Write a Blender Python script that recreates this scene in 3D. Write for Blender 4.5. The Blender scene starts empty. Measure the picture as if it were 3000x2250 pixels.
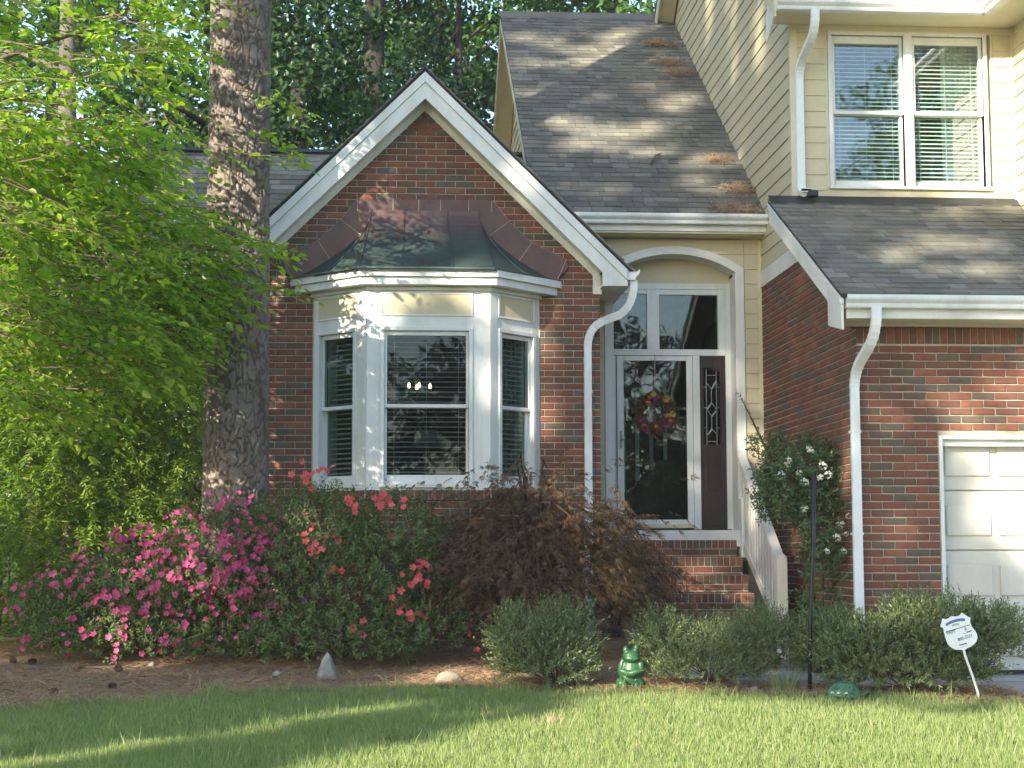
import bpy, math, random
import numpy as np
from mathutils import Vector, Matrix
random.seed(7); RNG = np.random.default_rng(11)
S = bpy.context.scene
COL = S.collection
# ------------------------------------------------------------------ camera
EYE = 1.05                                   # eye height above the garage slab (z = 0)
yaw, pit, rol = (math.radians(a) for a in (3.969, 5.616, -0.1225))
cy, sy, cp, sp, cr, sr = math.cos(yaw), math.sin(yaw), math.cos(pit), math.sin(pit), math.cos(rol), math.sin(rol)
fw = Vector((sy*cp, cy*cp, sp)); rt0 = Vector((cy, -sy, 0)); dn0 = fw.cross(rt0)
rt = cr*rt0 - sr*dn0; dn = sr*rt0 + cr*dn0
cd = bpy.data.cameras.new("camera"); cam = bpy.data.objects.new("camera", cd); COL.objects.link(cam)
mw = Matrix((rt, -dn, -fw)).transposed().to_4x4(); mw.translation = (0, 0, EYE); cam.matrix_world = mw
cd.sensor_fit = 'HORIZONTAL'; cd.sensor_width = 36.0; cd.lens = 36.0*5000/3000
cd.clip_start = 0.1; cd.clip_end = 3000
S.camera = cam
# ------------------------------------------------------------------ light
SUN_EL, SUN_AZ = 22.0, 38.0                  # sun low, behind the viewer's left shoulder
el, az = math.radians(SUN_EL), math.radians(SUN_AZ)
SUNV = Vector((-math.sin(az)*math.cos(el), -math.cos(az)*math.cos(el), math.sin(el)))   # towards the sun
W = bpy.data.worlds.new("World"); S.world = W; W.use_nodes = True
nt = W.node_tree; nt.nodes.clear()
sk = nt.nodes.new("ShaderNodeTexSky"); sk.sky_type = 'NISHITA'; sk.sun_disc = False
sk.sun_elevation = el; sk.sun_rotation = math.radians(180+SUN_AZ)
sk.air_density = 1.0; sk.dust_density = 0.5; sk.ozone_density = 1.2
bg = nt.nodes.new("ShaderNodeBackground"); bg.inputs[1].default_value = 0.145
ow = nt.nodes.new("ShaderNodeOutputWorld")
nt.links.new(sk.outputs[0], bg.inputs[0]); nt.links.new(bg.outputs[0], ow.inputs[0])
sl = bpy.data.lights.new("sun", 'SUN'); sl.energy = 5.0; sl.angle = math.radians(0.5); sl.color = (1.0, 0.90, 0.72)
so = bpy.data.objects.new("sun", sl); COL.objects.link(so)
so.rotation_euler = (-SUNV).to_track_quat('-Z', 'Y').to_euler(); so.location = SUNV*40
vs = S.view_settings; vs.view_transform = 'Standard'; vs.look = 'None'; vs.exposure = 1.6; vs.gamma = 1.0
try: vs.use_curve_mapping = False
except Exception: pass
S.cycles.max_bounces = 8; S.cycles.transparent_max_bounces = 16
S.cycles.use_denoising = True

# ------------------------------------------------------------------ materials
def new_mat(name):
    m = bpy.data.materials.new(name); m.use_nodes = True
    m.node_tree.nodes.clear(); return m, m.node_tree
def N(t, kind, **kw):
    n = t.nodes.new(kind)
    for k, v in kw.items(): setattr(n, k, v)
    return n
def ramp(t, cols, const=False):
    r = N(t, "ShaderNodeValToRGB"); e = r.color_ramp.elements
    while len(e) > 1: e.remove(e[-1])
    n = len(cols)
    for i, c in enumerate(cols):
        p = i/(n-1) if not const else i/n
        if i == 0: e[0].position = 0; x = e[0]
        else: x = e.new(p)
        x.color = (*c, 1)
    if const: r.color_ramp.interpolation = 'CONSTANT'
    return r
def mix_rgb(t, a, b, f, mode='MIX'):
    m = N(t, "ShaderNodeMix", data_type='RGBA', blend_type=mode)
    for s, v in ((0, f), (6, a), (7, b)):
        if hasattr(v, 'is_output') : t.links.new(v, m.inputs[s])
        elif s == 0: m.inputs[0].default_value = v
        else: m.inputs[s].default_value = (*v, 1)
    return m.outputs[2]
def noise(t, scale, detail=4, rough=.6, coord='Object', stretch=None):
    tc = N(t, "ShaderNodeTexCoord"); n = N(t, "ShaderNodeTexNoise")
    n.inputs['Scale'].default_value = scale; n.inputs['Detail'].default_value = detail; n.inputs['Roughness'].default_value = rough
    if stretch:
        mp = N(t, "ShaderNodeMapping"); mp.inputs['Scale'].default_value = stretch
        t.links.new(tc.outputs[coord], mp.inputs[0]); t.links.new(mp.outputs[0], n.inputs[0])
    else: t.links.new(tc.outputs[coord], n.inputs[0])
    return n.outputs[0]
def maprange(t, v, a, b, c, d):
    m = N(t, "ShaderNodeMapRange"); t.links.new(v, m.inputs[0])
    for i, x in enumerate((a, b, c, d)): m.inputs[i+1].default_value = x
    return m.outputs[0]
def finish(t, col, rough=.6, bump=None, bstr=.3, bdist=.01, spec=.4, metal=0.0):
    p = N(t, "ShaderNodeBsdfPrincipled"); o = N(t, "ShaderNodeOutputMaterial")
    if hasattr(col, 'is_output'): t.links.new(col, p.inputs['Base Color'])
    else: p.inputs['Base Color'].default_value = (*col, 1)
    if hasattr(rough, 'is_output'): t.links.new(rough, p.inputs['Roughness'])
    else: p.inputs['Roughness'].default_value = rough
    p.inputs['Specular IOR Level'].default_value = spec
    if hasattr(metal, 'is_output'): t.links.new(metal, p.inputs['Metallic'])
    else: p.inputs['Metallic'].default_value = metal
    if bump is not None:
        b = N(t, "ShaderNodeBump"); b.inputs['Strength'].default_value = bstr; b.inputs['Distance'].default_value = bdist
        t.links.new(bump, b.inputs['Height']); t.links.new(b.outputs[0], p.inputs['Normal'])
    t.links.new(p.outputs[0], o.inputs[0]); return p
def rnd(t, how):
    if how == 'object': return N(t, "ShaderNodeObjectInfo").outputs['Random']
    return N(t, "ShaderNodeNewGeometry").outputs['Random Per Island']

def m_paint(name, c, dirt=.28, rough=.45, grime=(.35,.34,.28), streak=None):
    m, t = new_mat(name)
    n = noise(t, 3.0, 6, .65, 'Object', streak or (1, 1, .35)); n2 = noise(t, 22, 3)
    f = maprange(t, n, .45, .8, 0, dirt*2.2)
    col = mix_rgb(t, c, grime, f)
    col = mix_rgb(t, col, tuple(x*.9 for x in c), maprange(t, n2, .4, .7, 0, .5))
    finish(t, col, rough, noise(t, 60, 3), .06, .004); return m
def m_brick(name, how):
    m, t = new_mat(name)
    r = rnd(t, how)
    c = ramp(t, [(0.198,0.077,0.049),(0.161,0.067,0.043),(0.217,0.090,0.055),(0.138,0.069,0.047),(0.111,0.081,0.059),(0.180,0.072,0.047),(0.230,0.095,0.057),(0.115,0.090,0.067),(0.166,0.070,0.047),(0.198,0.081,0.050),(0.134,0.067,0.047),(0.184,0.074,0.047),(0.119,0.095,0.073),(0.152,0.074,0.050)], True)
    t.links.new(r, c.inputs[0])
    n = noise(t, 9, 5, .7); col = mix_rgb(t, c.outputs[0], (.085,.05,.045), maprange(t, n, .50, .74, 0, .75))
    n3 = noise(t, 40, 4, .7); col = mix_rgb(t, col, (.42,.33,.27), maprange(t, n3, .62, .8, 0, .35))
    finish(t, col, .85, noise(t, 90, 5, .7), .5, .004, .2); return m
def m_mortar(name):
    m, t = new_mat(name)
    n = noise(t, 12, 5); col = mix_rgb(t, (.50,.45,.36), (.35,.31,.25), maprange(t, n, .35, .7, 0, 1))
    finish(t, col, .95, noise(t, 140, 4), .5, .004, .1); return m
def m_shingle(name, how):
    m, t = new_mat(name); r = rnd(t, how)
    c = ramp(t, [(0.168,0.158,0.129),(0.206,0.193,0.158),(0.149,0.147,0.125),(0.243,0.230,0.186),(0.186,0.173,0.141),(0.218,0.213,0.176),(0.162,0.150,0.123),(0.193,0.188,0.156)], True)
    t.links.new(r, c.inputs[0])
    n = noise(t, 1.1, 5, .6); col = mix_rgb(t, c.outputs[0], (.09,.095,.078), maprange(t, n, .48, .75, 0, .6))
    g = noise(t, 220, 2, .8); col = mix_rgb(t, col, (.30,.27,.24), maprange(t, g, .55, .8, 0, .5))
    finish(t, col, .95, g, .7, .004, .15); return m
def m_leaf(name, cols, trans=.35, rough=.5, spec=.35, how='island', tcol=1.5):
    m, t = new_mat(name); r = rnd(t, how)
    c = ramp(t, cols); t.links.new(r, c.inputs[0])
    p = N(t, "ShaderNodeBsdfPrincipled"); t.links.new(c.outputs[0], p.inputs['Base Color'])
    p.inputs['Roughness'].default_value = rough; p.inputs['Specular IOR Level'].default_value = spec
    tr = N(t, "ShaderNodeBsdfTranslucent")
    t.links.new(mix_rgb(t, c.outputs[0], (tcol*1.05, tcol*1.15, tcol*.55), 1.0, 'MULTIPLY'), tr.inputs[0])
    mx = N(t, "ShaderNodeMixShader"); mx.inputs[0].default_value = trans
    t.links.new(p.outputs[0], mx.inputs[1]); t.links.new(tr.outputs[0], mx.inputs[2])
    o = N(t, "ShaderNodeOutputMaterial"); t.links.new(mx.outputs[0], o.inputs[0]); return m
def m_glass(name, tint=(.82,.90,.88), ior=1.55):
    m, t = new_mat(name)
    g = N(t, "ShaderNodeBsdfGlossy"); g.inputs['Roughness'].default_value = .015; g.inputs[0].default_value = (.95,1,1,1)
    b = N(t, "ShaderNodeBump"); b.inputs['Strength'].default_value = .05; b.inputs['Distance'].default_value = .02
    t.links.new(noise(t, 2.2, 2), b.inputs['Height']); t.links.new(b.outputs[0], g.inputs['Normal'])
    tr = N(t, "ShaderNodeBsdfTransparent"); tr.inputs[0].default_value = (*tint, 1)
    f = N(t, "ShaderNodeFresnel"); f.inputs[0].default_value = ior
    mx = N(t, "ShaderNodeMixShader"); ge_ = N(t, "ShaderNodeNewGeometry"); ml = N(t, "ShaderNodeMath", operation='MULTIPLY_ADD'); ml.inputs[1].default_value = -1; ml.inputs[2].default_value = 1
    t.links.new(ge_.outputs['Backfacing'], ml.inputs[0]); mu = N(t, "ShaderNodeMath", operation='MULTIPLY'); t.links.new(f.outputs[0], mu.inputs[0]); t.links.new(ml.outputs[0], mu.inputs[1])
    t.links.new(mu.outputs[0], mx.inputs[0]); t.links.new(tr.outputs[0], mx.inputs[1]); t.links.new(g.outputs[0], mx.inputs[2])
    o = N(t, "ShaderNodeOutputMaterial"); t.links.new(mx.outputs[0], o.inputs[0]); return m
def m_plain(name, c, rough=.6, spec=.4, metal=0.0, var=.25, scale=8, bstr=.1):
    m, t = new_mat(name); n = noise(t, scale, 5)
    col = mix_rgb(t, c, tuple(x*(1-var*1.6) for x in c), maprange(t, n, .4, .7, 0, 1))
    finish(t, col, rough, noise(t, scale*6, 4), bstr, .005, spec, metal); return m
def m_emit(name, c, s):
    m, t = new_mat(name); e = N(t, "ShaderNodeEmission"); e.inputs[0].default_value = (*c, 1); e.inputs[1].default_value = s
    o = N(t, "ShaderNodeOutputMaterial"); t.links.new(e.outputs[0], o.inputs[0]); return m

M = dict(
 white=m_paint("white_trim_paint", (.70,.71,.68)),
 whiteold=m_paint("weathered_white_paint", (.76,.75,.69), .25),
 gutter=m_paint("white_gutter_enamel", (.72,.745,.75), .3, .4), glassup=m_glass('upper_window_glass', (.82,.9,.88), 2.3),
 cream=m_paint("cream_siding_paint", (.55,.49,.325), .14, .55, (.36,.33,.22)),
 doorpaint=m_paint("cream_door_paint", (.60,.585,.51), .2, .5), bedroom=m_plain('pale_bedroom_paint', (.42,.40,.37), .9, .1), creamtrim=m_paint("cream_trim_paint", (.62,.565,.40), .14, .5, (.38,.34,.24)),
 brick=m_brick("clay_brick", 'object'), brickm=m_brick("clay_brick_joined", 'island'), mortar=m_mortar("lime_mortar"),
 shingle=m_shingle("asphalt_shingle", 'object'), shinglem=m_shingle("asphalt_shingle_joined", 'island'),
 felt=m_plain("dark_roof_felt", (.035,.034,.033), .9),
 flash=m_plain("dark_flashing_metal", (.05,.055,.06), .5, .5, .3),
 glass=m_glass("window_glass", (.62,.70,.68), 1.42), doorglass=m_glass("door_glass", (.70,.80,.76), 1.7),
 blind=m_paint("white_blind", (.72,.73,.70), .05, .4),
 curtain=m_plain("white_curtain_cloth", (.75,.74,.70), .9, .1),
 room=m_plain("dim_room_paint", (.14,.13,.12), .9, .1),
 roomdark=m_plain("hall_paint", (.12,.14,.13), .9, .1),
 darkwood=m_plain("dark_mahogany", (.030,.016,.014), .35, .5, 0, .3, 4),
 lead=m_plain("lead_came", (.40,.46,.46), .35, .6, .8),
 brass=m_plain("aged_brass", (.20,.17,.13), .4, .5, .9),
 black=m_plain("black_painted_metal", (.015,.018,.017), .45, .4),
 concrete=m_plain("concrete_slab", (.40,.385,.35), .9, .2, 0, .18, 2.5, .3),
 bulb=m_emit("warm_bulb", (1.0,.62,.28), 7),
)
# aged copper: brown above, verdigris growing towards the drip edge
def m_copper():
    m, t = new_mat("aged_copper")
    tc = N(t, "ShaderNodeTexCoord"); sx = N(t, "ShaderNodeSeparateXYZ"); t.links.new(tc.outputs['Object'], sx.inputs[0])
    n = noise(t, 7, 6, .65, 'Object', (1, 1, .3)); 
    a = N(t, "ShaderNodeMath", operation='MULTIPLY_ADD'); t.links.new(n, a.inputs[0]); a.inputs[1].default_value = .5; t.links.new(sx.outputs[2], a.inputs[2])
    f = maprange(t, a.outputs[0], 4.38, 4.70, 1, 0)
    col = mix_rgb(t, (.12,.066,.052), (.085,.125,.112), f)
    col = mix_rgb(t, col, (.04,.035,.035), maprange(t, noise(t, 3, 5), .5, .75, 0, .6))
    finish(t, col, .42, noise(t, 30, 4), .12, .004, .5, .55); return m
M['copper'] = m_copper()
def m_flashcopper():
    m, t = new_mat("brown_copper_flashing")
    col = mix_rgb(t, (.115,.060,.048), (.055,.038,.036), maprange(t, noise(t, 4, 6, .65), .4, .7, 0, 1))
    finish(t, col, .45, noise(t, 30, 4), .12, .004, .5, .5); return m
M['flashcopper'] = m_flashcopper()

# ------------------------------------------------------------------ objects and meshes
def tag(o, label=None, cat=None, group=None, kind=None):
    for k, v in (('label', label), ('category', cat), ('group', group), ('kind', kind)):
        if v: o[k] = v
    return o
def thing(name, loc, label, cat, group=None, rz=0, sc=1):
    o = bpy.data.objects.new(name, None); COL.objects.link(o); o.location = loc; o.rotation_euler = (0, 0, rz); o.scale = (sc,)*3
    o.empty_display_size = .2
    return tag(o, label, cat, group)
def link(name, me, parent=None, world=True, kind=None):
    o = bpy.data.objects.new(name, me); COL.objects.link(o)
    if parent is not None:
        o.parent = parent
        if world and parent.type == 'EMPTY': o.matrix_parent_inverse = Matrix.Translation(-Vector(parent.location))
    if kind: o['kind'] = kind
    return o
class MB:
    def __init__(s): s.v = []; s.f = []
    def add(s, vs, fs):
        b = len(s.v); s.v += [tuple(v) for v in vs]; s.f += [tuple(i+b for i in f) for f in fs]
    def box(s, x0, x1, y0, y1, z0, z1):
        s.add([(x, y, z) for z in (z0, z1) for y in (y0, y1) for x in (x0, x1)],
              [(0,2,3,1),(4,5,7,6),(0,1,5,4),(2,6,7,3),(0,4,6,2),(1,3,7,5)])
    def fbox(s, fr, u0, u1, n0, n1, z0, z1):
        O, U, Nn = fr
        s.add([O+U*u+Nn*n+Vector((0,0,z)) for z in (z0, z1) for n in (n0, n1) for u in (u0, u1)],
              [(0,1,3,2),(4,6,7,5),(0,4,5,1),(2,3,7,6),(0,2,6,4),(1,5,7,3)])
    def prism(s, pts, vec):
        n = len(pts); vec = Vector(vec); pts = [Vector(p) for p in pts]
        s.add(pts+[p+vec for p in pts], [tuple(range(n))[::-1], tuple(range(n, 2*n))]+[(i, (i+1) % n, n+(i+1) % n, n+i) for i in range(n)])
    def bar(s, a, b, w, h, up=(0,0,1)):
        a, b = Vector(a), Vector(b); d = (b-a).normalized(); up = Vector(up)
        if abs(d.dot(up)) > .98: up = Vector((0,1,0))
        sd = d.cross(up).normalized()*(w/2); u = sd.cross(d).normalized()*(h/2)
        s.add([a-sd-u, a+sd-u, a+sd+u, a-sd+u, b-sd-u, b+sd-u, b+sd+u, b-sd+u],
              [(0,1,2,3),(7,6,5,4),(0,4,5,1),(1,5,6,2),(2,6,7,3),(3,7,4,0)])
    def tube(s, pts, rad, n=8, rect=None, up=(0,1,0)):
        pts = [Vector(p) for p in pts]; k = len(pts); b = len(s.v)
        rad = rad if hasattr(rad, '__len__') else [rad]*k
        prev = None
        for i, p in enumerate(pts):
            d = (pts[min(i+1, k-1)]-pts[max(i-1, 0)]).normalized()
            if prev is None:
                a = Vector(up)
                if abs(d.dot(a)) > .95: a = Vector((1, 0, 0))
            else: a = prev
            a = (a-d*d.dot(a)).normalized(); prev = a; c = d.cross(a)
            for j in range(n):
                th = 2*math.pi*j/n
                if rect:
                    q = [(-1,-1),(1,-1),(1,1),(-1,1)][j]; s.v.append(tuple(p+c*(q[0]*rect[0]/2*rad[i]/.04)+a*(q[1]*rect[1]/2*rad[i]/.04)))
                else: s.v.append(tuple(p+(a*math.cos(th)+c*math.sin(th))*rad[i]))
        for i in range(k-1):
            for j in range(n):
                s.f.append((b+i*n+j, b+i*n+(j+1) % n, b+(i+1)*n+(j+1) % n, b+(i+1)*n+j))
        s.f.append(tuple(b+j for j in range(n))[::-1]); s.f.append(tuple(b+(k-1)*n+j for j in range(n)))
    def lathe(s, prof, c, n=16, axis='Z'):
        b = len(s.v); k = len(prof)
        for r, h in prof:
            for j in range(n):
                th = 2*math.pi*j/n; s.v.append((c[0]+r*math.cos(th), c[1]+r*math.sin(th), c[2]+h))
        for i in range(k-1):
            for j in range(n): s.f.append((b+i*n+j, b+i*n+(j+1) % n, b+(i+1)*n+(j+1) % n, b+(i+1)*n+j))
        s.f.append(tuple(b+j for j in range(n))[::-1]); s.f.append(tuple(b+(k-1)*n+j for j in range(n)))
    def mesh(s, name, mat=None, smooth=False, bev=0):
        me = bpy.data.meshes.new(name); me.from_pydata(s.v, [], s.f); me.validate(); 
        if mat: me.materials.append(mat)
        if smooth: me.shade_smooth()
        return me
    def build(s, name, mat, parent=None, kind=None, smooth=False, world=True, bev=0):
        o = link(name, s.mesh(name, mat, smooth), parent, world, kind)
        if bev:
            b = o.modifiers.new("edge", 'BEVEL'); b.width = bev; b.segments = 2; b.limit_method = 'ANGLE'
        return o
def np_mesh(name, V, Fq, mat, smooth=False):
    """V (n,3); Fq a list of (m,k) int arrays"""
    me = bpy.data.meshes.new(name); V = np.ascontiguousarray(V, dtype=np.float32)
    me.vertices.add(len(V)); me.vertices.foreach_set("co", V.ravel())
    li = np.concatenate([f.ravel() for f in Fq]).astype(np.int32)
    tot = np.concatenate([np.full(len(f), f.shape[1]) for f in Fq]).astype(np.int32)
    st = np.concatenate([[0], np.cumsum(tot)[:-1]]).astype(np.int32)
    me.loops.add(len(li)); me.loops.foreach_set("vertex_index", li)
    me.polygons.add(len(tot)); me.polygons.foreach_set("loop_start", st)
    me.update(calc_edges=True); me.materials.append(mat)
    if smooth: me.shade_smooth()
    return me
TEMPL = dict(
 oval=([(0,0,0),(.28,.46,.07),(.62,.44,.08),(1,0,-.06),(.62,-.44,.08),(.28,-.46,.07)], [[(0,1,2,3),(0,3,4,5)]]),
 narrow=([(0,0,0),(.45,.5,.05),(1,0,-.03),(.45,-.5,.05)], [[(0,1,2,3)]]),
 strip=([(0,.5,0),(0,-.5,0),(.55,.36,.10),(.55,-.36,.10),(1,0,0)], [[(1,3,2,0)], [(3,4,2)]]),
 card=([(0,.15,0),(.35,.55,.10),(.8,.4,.02),(1.0,0,-.1),(.75,-.5,.05),(.3,-.45,.12)], [[(0,1,2,3),(0,3,4,5)]]),
)
def unit(a): return a/np.maximum(np.linalg.norm(a, axis=1, keepdims=True), 1e-9)
def leaves(name, P, D, Nn, L, Wd, mat, templ='oval'):
    T, FF = TEMPL[templ]; T = np.array(T); n = len(P); k = len(T)
    D = unit(D); Sd = unit(np.cross(D, Nn)); Nn = np.cross(Sd, D)
    L = np.broadcast_to(L, n); Wd = np.broadcast_to(Wd, n)
    V = P[:, None]+T[None, :, 0, None]*(D*L[:, None])[:, None]+T[None, :, 1, None]*(Sd*Wd[:, None])[:, None]+T[None, :, 2, None]*(Nn*L[:, None])[:, None]
    off = (np.arange(n)*k)[:, None, None]
    F = [(np.array(f)[None]+off).reshape(-1, len(f[0])) for f in FF]
    return np_mesh(name, V.reshape(-1, 3), F, mat)
def rvec(n): return unit(RNG.normal(size=(n, 3)))
def V3(*a): return Vector(a)
# convex clip of a polygon [(a,b)...] by half plane  n.x*a+n.y*b <= c
def clip(poly, nx, ny, c):
    out = []
    for i in range(len(poly)):
        p, q = poly[i], poly[(i+1) % len(poly)]
        dp, dq = nx*p[0]+ny*p[1]-c, nx*q[0]+ny*q[1]-c
        if dp <= 0: out.append(p)
        if (dp < 0) != (dq < 0) and dp != dq:
            t = dp/(dp-dq); out.append((p[0]+(q[0]-p[0])*t, p[1]+(q[1]-p[1])*t))
    return out
def clip_convex(poly, region):
    """region: counter-clockwise convex polygon"""
    for i in range(len(region)):
        a, b = region[i], region[(i+1) % len(region)]
        nx, ny = b[1]-a[1], -(b[0]-a[0]); poly = clip(poly, nx, ny, nx*a[0]+ny*a[1])
        if len(poly) < 3: return []
    return poly
def area(p): return .5*sum(p[i][0]*p[(i+1) % len(p)][1]-p[(i+1) % len(p)][0]*p[i][1] for i in range(len(p)))

def vn_(g, a, b):
    i, j = np.floor(a).astype(int), np.floor(b).astype(int); fa, fb = a-i, b-j; fa, fb = fa*fa*(3-2*fa), fb*fb*(3-2*fb); q = lambda p, r: g[p % 64, r % 64]
    return (q(i, j)*(1-fa)+q(i+1, j)*fa)*(1-fb)+(q(i, j+1)*(1-fa)+q(i+1, j+1)*fa)*fb
# ================================================================== HOUSE
X_, Y_, Z_ = V3(1,0,0), V3(0,1,0), V3(0,0,1)
YG, YE, YD, YU, YQ = 17.40, 18.20, 18.50, 16.65, 14.45     # gable, entry, door, upper-storey and garage wall planes
XS = 4.0                                                     # left-hand wall of the two-storey part and the garage
house = thing("brick_house", (1.5, 17.4, 0), "red brick and cream siding house with white trim, bay window and arched entry", "house")
QUOTA = dict(brick=300, shingle=300)
def ccw(p): return p if area(p) > 0 else p[::-1]
# --- bricks
BRL, BRH, PIT_U, PIT_Z = .194, .0575, .2032, .0677
def brick_mesh(l, h, d, seed):
    r = random.Random(seed); mb = MB(); j = lambda s=.0022: r.uniform(-s, s); b = .004
    pts = []
    for (x, z) in ((-1,-1),(1,-1),(1,1),(-1,1)): pts.append((x*l/2+j(), z*h/2+j()))
    back = [V3(x, 0, z) for x, z in pts]; mid = [V3(x, -(d-b), z) for x, z in pts]
    fr = [V3(x-math.copysign(b, x)+j(.001), -d+j(.001), z-math.copysign(b, z)) for x, z in pts]
    mb.add(back+mid+fr, [(0,1,5,4),(1,2,6,5),(2,3,7,6),(3,0,4,7),(4,5,9,8),(5,6,10,9),(6,7,11,10),(7,4,8,11),(8,9,10,11)])
    return mb
BV = [brick_mesh(BRL, BRH, .011, i).mesh("brick", M['brick']) for i in range(6)]
SV = [brick_mesh(.0585, .148, .011, 50+i).mesh("soldier_brick", M['brick']) for i in range(4)]
RV = [brick_mesh(.0585, .088, .011, 80+i).mesh("rowlock_brick", M['brick']) for i in range(4)]
def place_brick(fr, me, u, z, parent):
    O, U, Nn = fr
    o = link("brick", me, parent); m = Matrix((U, -Nn, Z_)).transposed().to_4x4()
    m = m @ Matrix.Rotation(random.uniform(-.006, .006), 4, 'Y'); m.translation = O+U*u+Z_*z+Nn*random.uniform(-.0015, .0015)
    o.matrix_local = m; return o
def poly_brick(mb, fr, poly, d=.011):
    O, U, Nn = fr; n = len(poly); cu = sum(p[0] for p in poly)/n; cz = sum(p[1] for p in poly)/n
    w = max(p[0] for p in poly)-min(p[0] for p in poly); h = max(p[1] for p in poly)-min(p[1] for p in poly)
    b = .004; j = random.uniform(-.0015, .0015)
    ring = lambda dd, s: [O+U*(cu+(p[0]-cu)*(1-s*b/max(w/2, .01)))+Z_*(cz+(p[1]-cz)*(1-s*b/max(h/2, .01)))+Nn*dd for p in poly]
    vs = ring(0, 0)+ring(d-b+j, 0)+ring(d+j, 1)
    fs = [tuple(range(2*n, 3*n))]
    for i in range(n):
        k = (i+1) % n; fs += [(i, k, n+k, n+i), (n+i, n+k, 2*n+k, 2*n+i)]
    mb.add(vs, fs)
def bricks(fr, region, parent, zbase=0, uph=0, holes=(), single=None):
    """running bond over a convex region; SINGLE(u, z) says which bricks are objects of their own"""
    region = ccw(region); O, U, Nn = fr; joined = MB()
    us = [p[0] for p in region]; zs = [p[1] for p in region]
    k0 = math.floor((min(zs)-zbase)/PIT_Z)-1
    for k in range(k0, k0+int((max(zs)-min(zs))/PIT_Z)+4):
        z0 = zbase+k*PIT_Z; z1 = z0+BRH; zm = (z0+z1)/2
        if z1 < min(zs) or z0 > max(zs): continue
        u = math.floor((min(us)-uph)/PIT_U)*PIT_U+uph-PIT_U+(PIT_U/2 if k % 2 else 0)
        while u < max(us):
            iv = [(u, u+BRL)]
            for a, b, c, d in holes:
                if c < zm < d:
                    nv = []
                    for p, q in iv:
                        if q <= a or p >= b: nv.append((p, q)); continue
                        if p < a: nv.append((p, a))
                        if q > b: nv.append((b, q))
                    iv = nv
            for p, q in iv:
                if q-p < .025: continue
                po = clip_convex([(p, z0), (q, z0), (q, z1), (p, z1)], region)
                if len(po) < 3 or area(po) < .0009: continue
                own = single and QUOTA['brick'] > 0 and single((p+q)/2, zm)
                if own: QUOTA['brick'] -= 1
                if own and abs(area(po)-BRL*BRH) < 1e-6: place_brick(fr, random.choice(BV), (p+q)/2, zm, parent)
                elif own:
                    mb = MB(); poly_brick(mb, fr, po); mb.build("brick", M['brick'], parent)
                else: poly_brick(joined, fr, po)
            u += PIT_U
    if joined.v: joined.build("brickwork", M['brickm'], parent, 'stuff')
def brick_row(fr, u0, u1, z0, z1, parent, pitch=.0677, single=True, region=None, w=.0585):
    n = max(1, round((u1-u0)/pitch)); p = (u1-u0)/n; joined = MB(); mv = None
    for i in range(n):
        uc = u0+(i+.5)*p; ww = p-.0095
        if region:
            po = clip_convex([(uc-ww/2, z0), (uc+ww/2, z0), (uc+ww/2, z1), (uc-ww/2, z1)], ccw(region))
            if len(po) < 3 or area(po) < .0008: continue
        else: po = [(uc-ww/2, z0), (uc+ww/2, z0), (uc+ww/2, z1), (uc-ww/2, z1)]
        if single and QUOTA['brick'] > 0:
            QUOTA['brick'] -= 1; mb = MB(); poly_brick(mb, fr, po); mb.build("brick", M['brick'], parent)
        else: poly_brick(joined, fr, po)
    if joined.v: joined.build("brickwork", M['brickm'], parent, 'stuff')
# --- lapped pieces (siding boards, shingles)
def wedge(mb, poly, fr, s0, e, h0, h1, hb=-.002):
    O, U, Sd, Nn = fr; n = len(poly)
    f = [O+U*p[0]+Sd*p[1]+Nn*(h0+(h1-h0)*(p[1]-s0)/e) for p in poly]; b = [O+U*p[0]+Sd*p[1]+Nn*hb for p in poly]
    mb.add(f+b, [tuple(range(n))]+[(i, n+i, n+(i+1) % n, (i+1) % n) for i in range(n)])
def siding(fr, region, parent, zbase, e=.163, mat='cream'):
    region = ccw(region); us = [p[0] for p in region]; ss = [p[1] for p in region]
    for k in range(math.floor((min(ss)-zbase)/e), math.ceil((max(ss)-zbase)/e)+1):
        s0 = zbase+k*e
        po = clip_convex([(min(us)-1, s0), (max(us)+1, s0), (max(us)+1, s0+e), (min(us)-1, s0+e)], region)
        if len(po) < 3 or area(po) < .001: continue
        u0, u1 = min(p[0] for p in po), max(p[0] for p in po); cuts = [u0-1]
        if u1-u0 > 2.4:
            c = u0+random.uniform(.6, 2.2)
            while c < u1-.4: cuts.append(c); c += 3.66
        cuts.append(u1+1)
        for a, b in zip(cuts, cuts[1:]):
            q = clip(clip(po, -1, 0, -(a+.0015)), 1, 0, b-.0015)
            if len(q) < 3 or area(q) < .001: continue
            mb = MB(); h = random.uniform(-.002, .002); wedge(mb, [(x, y+random.uniform(-.0015, .0015)) for x, y in q], fr, s0, e, .018+h, .005); mb.build("siding_board", M[mat], parent)
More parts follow.
